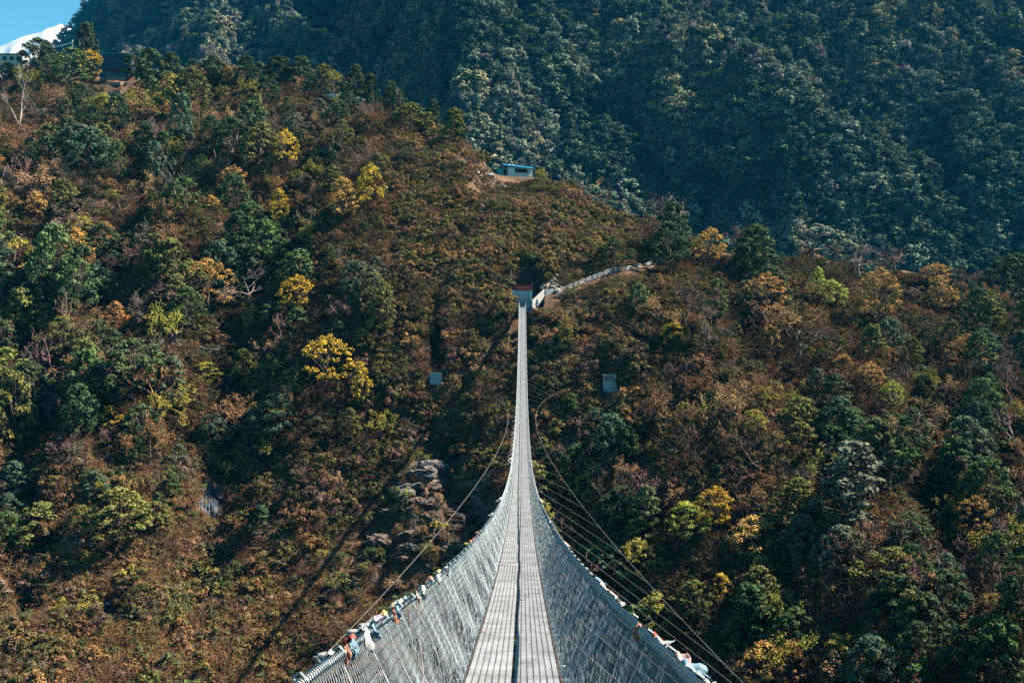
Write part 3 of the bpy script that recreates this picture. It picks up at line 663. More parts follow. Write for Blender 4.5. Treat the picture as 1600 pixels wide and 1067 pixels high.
for kind, colour, x, y, wpx, hpx in KEY:
    base = max(y + hpx / 2, ridge_row(x) + 2)
    plant(kind, colour, x, base, h_px=base - (y - hpx / 2), w_ratio=float(np.clip(wpx / hpx / ASPECT[kind], .55, 1.5)))
# the others, by the look of each part of the slope
def region(x, y):
    """probabilities: evergreen, autumn, bare, russet, shrub, nothing ; height range in m"""
    if 600 < x < 1005 and y < 720: return (.03, .0, .02, .05, .42, .48), (1.6, 3.6)
    if 420 < x <= 600 and y < 700: return (.32, .04, .12, .28, .14, .10), (6, 11)
    if x <= 420 and y < 700: return (.52, .02, .13, .24, .03, .06), (9, 16)
    if x < 420 and y < 860: return (.24, .0, .08, .26, .26, .16), (4.5, 9)
    if x < 800: return (.03, .0, .04, .12, .36, .45), (2, 4)
    if 950 < x < 1240 and 580 < y < 800: return (.03, .0, .26, .38, .14, .19), (4, 8)
    if y < 600: return (.42, .03, .18, .28, .04, .05), (8, 14)
    return (.36, .03, .18, .26, .1, .07), (6, 11)
GREENS = ['dark green', 'deep green', 'blue green', 'olive green', 'mid green', 'grey green']
CNT = {k: 0 for k in KINDS}
for p_ in PLANTS: CNT[p_[1]] += 1
LIM = {'evergreen_tree': 298, 'autumn_tree': 60, 'bare_tree': 210, 'russet_tree': 295, 'shrub': 240}
placed = [(p_[3], p_[4] + p_[5] / 2) for p_ in PLANTS]
rng = np.random.default_rng(5); tries = 0
while tries < 9000:
    tries += 1
    x = rng.uniform(-40, 1640); y = rng.uniform(110, 1120)
    if y < ridge_row(x) + 2 or not clear_of(x, y, 6): continue
    if 780 < x < 870 and 468 < y < 760: continue
    pr, hr_ = region(x, y); u = rng.choice(6, p=pr)
    if u == 5: continue
    kind = ('evergreen_tree', 'autumn_tree', 'bare_tree', 'russet_tree', 'shrub')[u]
    if CNT[kind] >= LIM[kind]: continue
    h = rng.uniform(*hr_) * (.34 if kind == 'shrub' and hr_[0] > 2 else 1.0) * (.85 if kind in ('russet_tree',) else 1)
    if kind == 'shrub': h = max(h, 1.6)
    Yg = ground_at(x, y)[1]; hp = h * F / Yg
    if not clear_of(x, y - hp * .5, 8) or not clear_of(x, y - hp * .85, 5): continue
    if y - hp < ridge_row(x) - 26: continue
    if any(q[0] in ('autumn_tree', 'bare_tree') and abs(x - q[2]) < q[4] * .42 + hp * .36 and y > q[3] and y - hp < q[3] + q[5] * .3 for q in KEY): continue
    r_ = hp * (.30 if kind != 'shrub' else .3)
    if any((x - a) ** 2 + ((y - b) * 1.3) ** 2 < r_ * r_ for a, b in placed): continue
    if kind == 'evergreen_tree': c = GREENS[rng.choice(6, p=(.10, .16, .08, .36, .22, .08) if x > 1000 and y > 600 else (.24, .22, .12, .2, .12, .1))]
    elif kind == 'autumn_tree': c = ('amber', 'orange', 'olive yellow', 'olive yellow')[rng.integers(4)]
    elif kind == 'bare_tree': c = ('grey', 'mauve grey', 'brown', 'purple brown')[rng.integers(4)]
    elif kind == 'russet_tree': c = ('rust brown', 'tan brown', 'purple brown', 'rust brown', 'olive yellow')[rng.integers(5)]
    else: c = ('olive green', 'rust brown', 'olive yellow', 'mid green', 'tan brown', 'olive green')[rng.integers(6)]
    plant(kind, c, x, y, h_m=h, w_ratio=rng.uniform(.85, 1.3)); CNT[kind] += 1; placed.append((x, y))

#SECTION_BRIDGE
L_BR = 240.0; BX = -0.12
def zd(d): return -0.228 * d + 0.00095 * d * d
def hw(d): return np.interp(d, [-4, 6, 30, 50, 70, 110, 240], [1.0, .985, .97, .86, .77, .75, .8])
HR = 1.14; DW = 0.56
bridge = tag(empty('suspension_bridge', (BX, 0, zd(0.0))), 'long narrow steel footbridge with wire netting sides hanging across the gorge', 'bridge')
def bp(x, d, h): # bridge-local point (the empty sits at (BX,0,0))
    d = np.asarray(d, float); return np.stack([np.broadcast_to(x, d.shape).astype(float), d, zd(d) + h], -1)
def wob(d, s=0): return 0.007 * np.sin(d * 0.9 + s) + 0.003 * np.sin(d * 3.1 + 2 * s)
# walkway: flat bars with slots between, in panels a metre long
mb = MB(); D = np.arange(-4, 240, 1.0)
def slope_boxes(mb, x, d, ln, wd, th, h):
    """boxes that follow the deck's slope"""
    d = np.asarray(d, float); a = np.stack([np.broadcast_to(x, d.shape), d - ln / 2, zd(d - ln / 2) + h], -1); b = np.stack([np.broadcast_to(x, d.shape), d + ln / 2, zd(d + ln / 2) + h], -1)
    n = len(d); V = np.zeros((n, 8, 3))
    for k, (sx_, e, sz_) in enumerate(((-1,0,-1),(1,0,-1),(1,1,-1),(-1,1,-1),(-1,0,1),(1,0,1),(1,1,1),(-1,1,1))):
        V[:, k] = np.where(e, b, a) + np.stack([np.broadcast_to(sx_ * np.asarray(wd) / 2, (n,)), np.zeros(n), np.full(n, sz_ * th / 2)], -1)
    q = np.array([(0,3,2,1),(4,5,6,7),(0,1,5,4),(1,2,6,5),(2,3,7,6),(3,0,4,7)])
    mb.add(V.reshape(-1, 3), (q[None] + 8 * np.arange(n)[:, None, None]).reshape(-1, 4))
rngb = np.random.default_rng(3)
nb = 7
for side in (-1, 1):
    for k in range(nb):
        x = side * (0.012 + (k + .5) * (DW - .012) / nb)
        slope_boxes(mb, x + rngb.normal(0, .0015, len(D)), D + .5, .998, (DW - .012) / nb - .017, .006, rngb.normal(0, .0018, len(D)))
    Dc = np.arange(-4, 240, .095); slope_boxes(mb, side * DW / 2, Dc, .03, DW - .03, .006, -.003)
mb.build('walkway', M_DECK, bridge)
mb = MB()
for x in (-DW - .012, DW + .012): slope_boxes(mb, x, np.arange(-4, 240, 2.0) + 1, 2.0, .016, .05, -.02)
mb.build('edge_angle', M_RUST, bridge)
# cables
dd = np.arange(-4, 240.01, 1.0); dn = np.arange(-4, 240.01, .5)
for sd_ in (-1, 1):
    mb = MB(); mb.tube(np.stack([sd_ * (hw(dn) + wob(dn, sd_)), dn, zd(dn) + HR + wob(dn, 3 + sd_)], -1), .024, 8)
    hc = mb.build('handrail_cable', M_GALV, bridge, True)
    # the net's top edge laced round the cable
    da = np.arange(-4, 46, .0042); ph = da * 2 * np.pi / .05
    P = np.stack([sd_ * (hw(da) + wob(da, sd_)) + .029 * np.cos(ph), da, zd(da) + HR + wob(da, 3 + sd_) + .029 * np.sin(ph)], -1)
    mb = MB(); mb.segs(P[:-1], P[1:], .0045, k=3); mb.build('lacing', M_WIRE, hc)
    for off in (.10, .42):
        mb = MB(); mb.tube(np.stack([np.full_like(dd, sd_ * off), dd, zd(dd) - .095], -1), .02, 6); mb.build('support_cable', M_RUST, bridge, True)
# netting: chain link between the deck edge and the handrail
def netpoint(sd_, d, t):
    """t 0 at the deck edge, 1 at the handrail"""
    top = hw(d) + wob(d, sd_); x = (DW + .03) + (top - DW - .03) * (t ** 1.35)
    bul = .03 * np.sin(np.pi * t) * np.sin(d * 2.1 + 5 * t + sd_) + .012 * np.sin(d * 6.3 + 3 * sd_) * t * (1 - t) * 4
    return np.stack([sd_ * (x + bul), d, zd(d) - .03 + (HR + .02 + wob(d, 3 + sd_)) * t], -1)
for sd_ in (-1, 1):
    mb = MB()
    for d0, d1, pu, nv, r in ((-2, 26, .058, 16, .0013), (26, 70, .075, 14, .0017), (70, 240, .12, 10, .0027)):
        ui = np.arange(int((d1 - d0) / pu) + 1); vi = np.arange(nv)
        U, V = np.meshgrid(ui, vi, indexing='ij')
        dj = rngb.normal(0, pu * (.07 if d0 < 20 else .16), (len(ui) + 1, nv + 1))
        def pt(u, v): return netpoint(sd_, d0 + (u + .5 * (v % 2)) * pu + dj[u, v], v / nv)
        A = pt(U, V); par = (V % 2)
        B1 = pt(np.minimum(U + par, len(ui)), V + 1); B2 = pt(np.maximum(U + par - 1, 0), V + 1)
        mb.segs(A.reshape(-1, 3), B1.reshape(-1, 3), r); mb.segs(A.reshape(-1, 3), B2.reshape(-1, 3), r)
    mb.build('netting', M_WIRE, bridge)
# hangers and cross beams each metre: the nearest fifty a side, then the rest
def hanger(mb, sd_, d, r):
    t = np.linspace(0, 1, 7); P = netpoint(sd_, np.full(7, d), t); P[:, 0] += sd_ * .012; mb.segs(P[:-1], P[1:], r, k=5)
    P2 = P[-1] + np.array([[0, 0, 0], [sd_ * .04, 0, .03], [0, 0, .06], [-sd_ * .04, 0, .02]]); mb.segs(P2[:-1], P2[1:], r, k=4)
far_h = MB(); far_c = MB()
for i, d in enumerate(np.arange(2.0, 239, 1.0)):
    for sd_ in (-1, 1):
        if i < 50: mb = MB(); hanger(mb, sd_, d, .006); mb.build('hanger', M_GALV, bridge)
        else: hanger(far_h, sd_, d, .008)
    c = [(0, d, zd(d) - .055)]; 
    if i < 100: mb = MB(); mb.boxes(c, [(1.36, .05, .05)]); mb.build('crossbeam', M_GALV, bridge)
    else: far_c.boxes(c, [(1.3, .06, .05)])
tag(far_h.build('hanger', M_GALV, bridge), kind='stuff'); tag(far_c.build('crossbeam', M_GALV, bridge), kind='stuff')
# stray pebbles and bolts of the panels stay out; bolts at the panel joints
# ------------------------------------------------------------------ wind guys
M_CABLE = plain('dull_steel_cable', (0.2, 0.18, 0.16), 0.8, var=0.2)
def guy(sd_, anchor):
    d = np.concatenate([np.arange(14, 200, 2.0)])
    X = BX + sd_ * (1.7 + .00166 * (d - 120) ** 2); Z = -13.0 - .0006 * (d - 120) ** 2
    P = np.stack([X, d, Z], -1)
    # hidden near end runs back to the camera's bank, far end to its concrete block
    k = d <= 150; e = P[k][-1]; t0 = (P[k][-1] - P[k][-2]); n = 30; anchor = np.asarray(anchor); t0 = t0 / t0[1] * (anchor[1] - e[1]); t1 = (anchor - e) * np.array([1.25, 1, 1.0])
    f = np.linspace(0, 1, n)[1:, None]; far = e * (2*f**3 - 3*f**2 + 1) + t0 * (f**3 - 2*f**2 + f) + anchor * (-2*f**3 + 3*f**2) + t1 * (f**3 - f**2)
    P = np.concatenate([P[k], far]); d = P[:, 1]; X = P[:, 0]; Z = P[:, 2]
    root = empty('wind_guy_cable', tuple(anchor))
    off = np.array(anchor)
    mb = MB(); mb.tube(P - off, .013, 5); mb.build('cable', M_CABLE, root, True)
    for q in np.arange(16, 168, 5.5):
        a = np.array([BX + sd_ * .8, q, zd(q) - .06]); b = np.array([np.interp(q, d, X), q, np.interp(q, d, Z)])
        mb = MB(); mb.segs([a - off], [b - off], .006, k=4); mb.build('tie_wire', M_CABLE, root)
    return root

#SECTION_FAR_LANDING
# ------------------------------------------------------------------ landing at the far end
M_RED = plain('red_banner', (0.42, 0.02, 0.025), 0.7, var=0.3, scale=2.0)
M_LINING = plain('bare_cut_earth', (0.42, 0.34, 0.25), .95, var=.4)
M_REDTXT = plain('bright_red_lettering', (0.85, 0.13, 0.10), 0.7, var=0.1)
M_PINKW = plain('pale_pink_plaster', (0.62, 0.57, 0.55), 0.8, var=0.2, scale=1.5)
M_TEXTDK = plain('faded_purple_lettering', (0.2, 0.05, 0.08), 0.9, var=0.3)
pt_ = tag(empty('bridge_portal', (0, 240, 0)), 'concrete landing with white gate posts and a red banner where the footbridge ends', 'bridge landing')
def part(mb, name, m, parent=pt_, smooth=False): return mb.build(name, m, parent, smooth)
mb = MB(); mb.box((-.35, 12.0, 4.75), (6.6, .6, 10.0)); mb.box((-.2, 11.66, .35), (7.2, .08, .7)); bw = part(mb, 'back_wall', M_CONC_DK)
mb = MB()
for k in range(6): mb.box((-2.25 + .42 * k, 11.68, 6.95 + .22 * (k % 2)), (.3, .03, .05)); mb.box((-2.2 + .4 * k, 11.68, 6.3), (.05 if k % 2 else .28, .03, .35 if k % 2 else .05))
mb.box((-1.2, 11.68, 5.9), (1.9, .03, .06)); part(mb, 'wall_lettering', M_TEXTDK, bw)
mb = MB(); mb.box((-2.98, 8.6, 4.6), (.12, 6.6, 9.2)); part(mb, 'side_wall', M_LINING)
mb = MB(); mb.box((-.2, 5.6, -.1), (5.3, 12.0, .2)); part(mb, 'floor_slab', M_CONC)
for x0, x1 in ((-2.62, -.86), (.62, 2.25)):
    mb = MB(); mb.box(((x0 + x1) / 2, .55, .15), (x1 - x0, 1.3, 2.9)); part(mb, 'anchor_block', M_CONC)
mb = MB(); mb.box((-.12, .7, -.75), (1.5, 1.2, 1.3)); part(mb, 'sill_block', M_CONC)
for x in (-2.45, 2.0):
    mb = MB(); mb.box((x, .75, 2.75), (.34, .34, 2.4)); mb.box((x, .75, 4.0), (.44, .44, .12)); part(mb, 'gate_post', M_WHITE)
mb = MB(); mb.box((-.22, 4.6, 2.0), (4.6, .25, 4.2), rz=math.radians(14)); gw = part(mb, 'inner_wall', M_PINKW)
mb = MB(); mb.box((-.25, 4.05, 4.78), (5.1, .06, 1.35)); bn = part(mb, 'banner', M_RED)
mb = MB()
for k in range(9): mb.box((-1.55 + .37 * k, 4.0, 4.74), (.29, .03, .62)); 
mb.box((-2.25, 4.0, 4.9), (.16, .03, .9)); mb.box((2.05, 4.0, 4.6), (.2, .03, .9)); part(mb, 'banner_lettering', M_REDTXT, bn)
for x in (-2.7, 2.25):
    mb = MB(); mb.box((x, 4.1, 2.9), (.12, .12, 5.8)); part(mb, 'banner_pole', M_GALV)
mb = MB()
R_ = lambda a, b: (np.array(a, float), np.array(b, float))
def wall_between(mb, a, b, h0, h1, th=.25):
    a = np.array(a, float); b = np.array(b, float); n = np.array([-(b - a)[1], (b - a)[0], 0]); n = n / np.linalg.norm(n) * th
    up = np.array([0, 0, 1.0]); v = [a - up * h0, b - up * h0, b - up * h0 + n, a - up * h0 + n, a + up * h1, b + up * h1, b + up * h1 + n, a + up * h1 + n]
    mb.add(v, [(0,3,2,1),(4,5,6,7),(0,1,5,4),(1,2,6,5),(2,3,7,6),(3,0,4,7)])
wall_between(mb, (2.3, .3, .2), (5.2, 2.6, 2.9), 1.2, 1.4); part(mb, 'stair_parapet', M_PINKW)
mb = MB(); wall_between(mb, (5.2, 2.6, 2.9), (7.9, 3.9, 2.9), 1.6, 1.4); part(mb, 'ramp_parapet', M_PINKW)
mb = MB()
for k in range(8): mb.box((2.6 + .36 * k, 3.6, -.1 + .33 * k), (.36, 1.6, .33 * k * 0 + .9)); 
part(mb, 'stair', M_CONC)
# rough stone face to the right of the recess
def boulder(seed, r, flat=.7):
    rng = np.random.default_rng(seed); n, m_ = 9, 12
    th = np.linspace(0, np.pi, n)[:, None]; ph = np.linspace(0, 2 * np.pi, m_)[None]
    d = np.stack([np.sin(th) * np.cos(ph), np.sin(th) * np.sin(ph), np.cos(th) + 0 * ph], -1)
    o = rng.uniform(0, 50, 3); k = 1 + .35 * noise(d[..., 0] * 1.7 + o[0], d[..., 1] * 1.7 + d[..., 2] * 1.3 + o[1], seed) + .12 * noise(d[..., 0] * 5 + o[0], d[..., 2] * 5 + o[2], seed)
    k[:, -1] = k[:, 0]; k[0] = k[0, 0]; k[-1] = k[-1, 0]
    return d * k[..., None] * r * np.array([1, 1, flat])
M_ROCK = plain('brown_rock', (0.34, 0.27, 0.21), 0.9, var=0.5, scale=1.5, bump=0.6)
M_STONE = plain('pale_stone', (0.36, 0.34, 0.31), 0.9, var=0.3, scale=2.0, bump=0.3)
mb = MB(); rngr = np.random.default_rng(9)
for k in range(40):
    x, z = rngr.uniform(848, 874), rngr.uniform(420, 456); g = ground_at(x, z); V = boulder(500 + k, rngr.uniform(.4, .9)); mb.grid(V + g - np.array([0, -.1, 0]))
tag(mb.build('rock_face', M_ROCK), 'broken brown rock face beside the recess of the far bridge landing', 'rock face')

# path with its white fence climbing to the right
P = np.array([ground_at(*p) for p in FENCE_PX]); P[0] = (7.9, 242.4, 2.75)
fs = np.linspace(0, len(P) - 1, 60); PP = np.stack([np.interp(fs, range(len(P)), P[:, a]) for a in range(3)], -1)
for _ in range(4): PP[1:-1] = (PP[:-2] + PP[1:-1] + PP[2:]) / 3
mb = MB(); mb.grid(np.stack([PP + np.array([.1, -.35, -.5]), PP + np.array([0, -.3, .02]), PP + np.array([0, 1.5, .06])], 1))
M_PATH = plain('trodden_path', (0.10, 0.072, 0.052), 0.95, var=0.35, scale=1.0)
tag(mb.build('hill_path', M_PATH), kind='structure')
fence = tag(empty('path_fence', tuple(PP[0])), 'white post and rail fence climbing the path beside the far landing', 'fence')
posts = [872, 886, 897, 904.5, 915.5, 926, 933.5, 944, 954.5, 962, 979.5, 997, 1009, 1022, 1031, 1039]
pxs = CX + F * PP[:, 0] / PP[:, 1]; off = PP[0]
PO = np.stack([np.interp(posts, pxs, PP[:, a]) for a in range(3)], -1) + np.array([0, -.2, 0]) - off
for k, p in enumerate(PO):
    mb = MB(); mb.box(p + np.array([0, 0, .5]), (.22, .22, 1.8)); mb.build('post', M_WHITE, fence)
for h in (.55, .9, 1.25):
    mb = MB(); mb.segs(PO[:-1] + np.array([0, 0, h]), PO[1:] + np.array([0, 0, h]), .04, k=4); mb.build('rail', M_WHITE, fence)
mb = MB(); a0 = np.array([7.9, 242.4, 2.9]) - off
mb.segs([a0 + np.array([0, -.1, h]) for h in (.4, .9)], [PO[0] + np.array([0, 0, h]) for h in (.5, .95)], .045, k=4); mb.build('rail', M_WHITE, fence)

# concrete blocks that hold the wind guys
M_BLOCK = plain('grey_concrete_block', (0.36, 0.43, 0.46), 0.85, var=0.35, scale=1.5, bump=0.2)
def guy_block(px, row, h_low, h_up, label, wd, grille, lean):
    g = ground_at(px, row); r = tag(empty('anchor_block', (g[0], g[1] - .6, g[2] - .35)), label, 'concrete block')
    mb = MB(); mb.box((0, .7, h_low / 2), (wd, 1.6, h_low)); mb.box((wd / 2 + .13, .6, h_low / 2 - .3), (.24, 1.9, h_low * .8)); mb.build('block', M_BLOCK, r)
    mb = MB(); mb.box((0, -.16, h_low + .07), (wd + .06, .12, .14)); mb.box((0, -.16, h_low + h_up), (wd + .06, .12, .14))
    for x in (-wd / 2 + .05, wd / 2 - .05): mb.box((x, -.16, h_low + h_up / 2 + .07), (.12, .1, h_up - .14))
    mb.build('frame', M_WHITE if grille else M_BLOCK, r)
    mb = MB()
    if grille:
        for x in np.linspace(-wd / 2 + .15, wd / 2 - .15, 22): mb.box((x, -.1, h_low + h_up / 2 + .07), (.035, .03, h_up - .14))
        for z in np.linspace(.2, h_up - .15, 6): mb.box((0, -.075, h_low + z), (wd - .2, .02, .03))
        mb.build('grille', M_GALV, r)
        mb = MB(); mb.box((0, 1.0, h_low + h_up / 2), (wd - .1, .2, h_up)); mb.build('back_panel', M_CONC_DK, r)
    else:
        mb.box((0, .1, h_low + h_up / 2), (wd - .2, .2, h_up - .1)); mb.build('back_panel', M_BLOCK, r)
        mb = MB(); mb.segs([(-.85, -.2, h_low + .1)], [(-.2, -.1, h_low + h_up - .2)], .07, k=6); mb.build('brace', M_WHITE, r)
    return np.array([g[0], g[1] - .8, g[2] + h_low * .6])
aR = guy_block(952, 609, 2.15, 1.5, 'concrete block with white framed grille on top at the right cable end', 2.75, True, 0)
aL = guy_block(681.5, 598, 1.15, 1.45, 'blue grey concrete block with recessed panel at the foot of the dark trench', 2.55, False, 0)
tag(guy(1, ground_at(886, 605) + np.array([0, 0, -.3])), 'thin steel side cable bowing out right of the bridge with many tie wires', 'cable')
tag(guy(-1, ground_at(768, 626) + np.array([0, 0, -.3])), 'thin steel side cable bowing out left of the bridge toward the trench', 'cable')
# pale earth strip standing for the sunlit left cut wall of the trench
M_LINING = plain('bare_cut_earth', (0.42, 0.34, 0.25), .95, var=.4)
def trench_wall():
    mb = MB(); A = ground_at(670.2, 577); B = ground_at(670.2, 474); n = 30; V = []
    for f in np.linspace(0, 1, n):
        p = A * (1 - f) + B * f; V.append([p + np.array([-.1, 0, -.1]), p + np.array([.12, 0, -.02]), p + np.array([.14, 0, -4.5])])
    mb.grid(np.array(V)); tag(mb.build('trench_lining', M_LINING), 'thin pale cut earth edge along the left side of the dark trench', 'cut earth wall')
trench_wall()

# ------------------------------------------------------------------ blue roofed house on the spur
M_BLUE = plain('blue_sheet_roof', (0.03, 0.33, 0.58), 0.4, var=0.25, scale=1.5, spec=.5)
M_TEAL = plain('teal_wall', (0.07, 0.26, 0.30), 0.7, var=0.3, scale=1.0)
M_DARK = plain('dark_opening', (0.012, 0.013, 0.015), 0.9, var=0.2)
M_WOOD = plain('grey_wood', (0.2, 0.15, 0.11), 0.85, var=0.4)
def corrugated(mb, p00, p10, p01, th=.05, n=40, amp=.035):
    """sheet from p00 along u to p10 and along v to p01, ribs running along v"""
    p00, p10, p01 = map(lambda a: np.array(a, float), (p00, p10, p01)); u = p10 - p00; v = p01 - p00; nn = np.cross(u, v); nn /= np.linalg.norm(nn)
    if nn[2] < 0: nn = -nn
    f = np.linspace(0, 1, n * 2 + 1); z = amp * np.where(np.arange(n * 2 + 1) % 2, 1, -1)
    top = p00 + f[:, None] * u + nn * z[:, None]
    V = np.stack([top, top + v], 1); mb.grid(V); mb.grid(V - nn * th)
house = tag(empty('stone_house', tuple(hb + np.array([.9, 1.4, .75])), math.radians(24)), 'low stone house with a blue sheet roof on the open spur', 'house')
W = 11.6
mb = MB(); mb.box((.2, 3.2, -.75), (14.2, 8.0, 1.3)); mb.build('stone_plinth', M_STONE, house)
mb = MB()
mb.box((-1.5, 0, 1.35), (2.4, .35, 2.7)); mb.box((1.9, 0, .55), (4.4, .35, 1.1)); mb.box((1.9, 0, 2.55), (4.4, .35, .35)); mb.box((5.0, 0, 1.3), (1.8, .35, 2.6))
mb.box((5.72, 2.6, 1.25), (.35, 4.9, 2.5)); mb.box((1.6, 5.2, 1.3), (8.6, .35, 2.6)); mb.box((-2.55, 2.6, 1.4), (.3, 4.9, 2.8))
mb.build('wall', M_PINKW, house)
wn = MB(); wn.box((1.9, .22, 1.74), (4.3, .06, 1.25)); wobj = wn.build('window', M_DARK, house)
mb = MB()
for x in (-.25, .85, 1.9, 2.95, 4.05): mb.box((x, .1, 1.74), (.09, .1, 1.28))
mb.build('window_frame', M_WOOD, wobj)
mb = MB(); mb.box((-4.3, .9, 1.2), (3.3, .3, 2.5)); mb.box((-5.9, 2.9, 1.1), (.3, 4.2, 2.2)); mb.box((-6.7, 2.2, .9), (1.4, .3, 1.8)); mb.build('lean_to_wall', M_TEAL, house)
dr = MB(); dr.box((-3.3, .70, 1.05), (.9, .1, 2.0)); dob = dr.build('door', M_DARK, house)
mb = MB(); mb.box((-3.82, .68, 1.05), (.12, .14, 2.1)); mb.box((-2.8, .68, 1.05), (.12, .14, 2.1)); mb.build('door_frame', M_WOOD, dob)
mb = MB(); corrugated(mb, (-3.6, -.9, 3.15), (6.6, -.9, 2.6), (-3.6, 3.0, 4.1)); corrugated(mb, (-3.6, 6.0, 3.0), (6.6, 6.0, 2.5), (-3.6, 3.0, 4.1)); mb.box((1.5, -.92, 2.82), (10.2, .08, .16), R=Matrix.Rotation(math.radians(3.1), 3, 'Y')); mb.build('roof', M_BLUE, house)
mb = MB(); corrugated(mb, (-7.6, .0, 2.2), (-3.55, .0, 3.2), (-7.6, 5.4, 2.5), n=16); mb.build('lean_to_roof', M_BLUE, house)
for x in (-3.4, .3, 4.0, 6.4):
    mb = MB(); mb.box((x, -.75, 1.3), (.12, .12, 2.6)); mb.build('veranda_post', M_WOOD, house)
# pale stones lying below the house
STN = [(745, 271, 13), (752, 277, 9), (765, 276, 15), (758, 274, 8), (772, 281, 9), (780, 284, 7), (788, 293, 9), (794, 291, 6), (781, 290, 5), (800, 285, 6), (770, 296, 5), (852, 281, 6), (845, 280, 5), (762, 281, 6)]
for k, (x, y, wp) in enumerate(STN):
    g = ground_at(x, y); r = wp / F * g[1] / 2 * .75; mb = MB(); mb.grid(boulder(600 + k, r, .62))
    o = mb.build('boulder', M_STONE, smooth=False); o.location = g + np.array([0, 0, r * .25])
    PLANTS.append([o, 'boulder', 'pale', x, y, wp, r * 2])

# ------------------------------------------------------------------ lodge buildings on the far ridge
def ridge_spot(px, back=3.0):
    j = int(np.searchsorted(XI, px)); i = int(np.argmin(HV[:, j])); return np.array([HX[i, j], HY[i, j], HZ[i, j]])
M_LODGE = plain('white_wash', (0.4, 0.42, 0.43), 0.8, var=0.15)
M_TROOF = plain('teal_sheet_roof', (0.06, 0.30, 0.36), 0.45, var=0.2)
def lodge(px, roof_row, wpx, hpx, wall, roofm, label, nwin):
    g = ridge_spot(px); Y = g[1] - 2; k = Y / F; X = (px - CX) * k; z1 = zof(roof_row, Y); Wd = wpx * k; H = hpx * k
    r = tag(empty('lodge', (X, Y, z1 - H)), label, 'building')
    mb = MB(); mb.box((0, 3, H / 2 - 1.5), (Wd, 6, H + 3)); mb.build('wall', wall, r)
    mb = MB(); corrugated(mb, (-Wd / 2 - .5, -.9, H), (Wd / 2 + .5, -.9, H), (-Wd / 2 - .5, 3, H + .9), n=60); corrugated(mb, (-Wd / 2 - .5, 6.8, H), (Wd / 2 + .5, 6.8, H), (-Wd / 2 - .5, 3, H + .9), n=60); mb.box((0, -.9, H + .02), (Wd + 1, .1, .22)); mb.build('roof', roofm, r)
    for q in range(nwin):
        x = -Wd / 2 + Wd * (q + .6) / (nwin + .2)
        mb = MB(); mb.box((x, -.02, H * .52), (1.5, .08, H * .42)); wo = mb.build('window', M_DARK, r)
        mb = MB(); mb.box((x, -.07, H * .52 + H * .22), (1.7, .06, .1)); mb.box((x, -.07, H * .52 - H * .22), (1.7, .06, .1)); mb.box((x, -.07, H * .52), (.1, .06, H * .42)); mb.build('window_frame', M_TROOF, wo)
    return r
lodge(2, 85, 66, 14, M_LODGE, M_TROOF, 'white lodge with teal roof and dark windows below the snow ridge', 6)
lodge(182, 85, 40, 12, plain('navy_wall', (0.02, 0.05, 0.085), .8), M_TROOF, 'dark blue lodge with teal roof edge above the stepped terraces', 4)
g = ridge_spot(119); Y = g[1] - 1; k = Y / F; X = (119 - CX) * k
tk = tag(empty('water_tank', (X, Y, zof(90, Y))), 'small turquoise roof hut with two pale posts under the tall ridge tree', 'hut')
mb = MB(); mb.box((0, 1, (90 - 72) * k / 2), (12 * k, 2.5, (90 - 72) * k)); mb.build('wall', M_TEAL, tk)
for x in (-6, 5):
    mb = MB(); mb.box((x * k, 0, (90 - 68) * k), (.35, .35, 10 * k)); mb.build('post', M_WHITE, tk)
# string of white flags from the hut to the lodge
p0 = np.array([-6 * k, 0, 24 * k]); p1 = np.array([(76 - 119) * k, 0, 17 * k]); u = np.linspace(0, 1, 40)[:, None]
PL = p0 + (p1 - p0) * u - np.array([0, 0, 1]) * np.sin(np.pi * u) * 1.6 * k
mb = MB(); mb.segs(PL[:-1], PL[1:], .05, k=3); mb.boxes(PL[1::2] - np.array([0, 0, .22]), (.5, .03, .42)); o = mb.build('flag_string', M_WHITE); o.location = tk.location
tag(o, 'string of tiny white flags slung from the turquoise hut along the ridge', 'flag string')
# pale sheet roofs half hidden on the ridge
for k, (x, y, wp, hp, lb) in enumerate(((526, 143, 26, 7, 'pale stone patch showing between the ridge trees'), (561, 149, 18, 8, 'small pale roof patch right of the ridge trees'))):
    g = ground_at(x, max(y, ridge_row(x) + 3)); q = g[1] / F
    mb = MB(); mb.grid(boulder(700 + k, wp * q / 2, .45)); o = mb.build('boulder', M_STONE); o.location = g + np.array([0, -2, 1.0]); PLANTS.append([o, 'boulder', 'pale', x, y, wp, 3.0])
# terrace walls
for k, (x, y, wp, lb) in enumerate(((172, 107, 34, 'highest dry stone terrace wall under the dark blue lodge'), (176, 124, 40, 'middle dry stone terrace wall below the dark blue lodge'), (180, 132, 44, 'long dry stone terrace wall beside the big ridge tree'), (186, 146, 36, 'lowest dry stone terrace wall left of the big ridge tree'))):
    g = ground_at(x, y); q = g[1] / F; mb = MB(); n = 24
    f = np.linspace(-.5, .5, n); base = np.stack([f * wp * q, -1.2 * np.cos(f * 3) + .6 * noise(f * 9, f * 0 + k, 5), .25 * noise(f * 12, f * 0 + k, 6)], -1)
    V = np.stack([base + np.array([0, -.2, -.8]), base + np.array([0, 0, .55]), base + np.array([0, 2.6, .65])], 1); mb.grid(V)
    o = mb.build('terrace_wall', plain('terrace_stone', (0.24, 0.18, 0.13), .95, var=.5, scale=.7, bump=.5)); o.location = g; tag(o, lb, 'terrace wall')

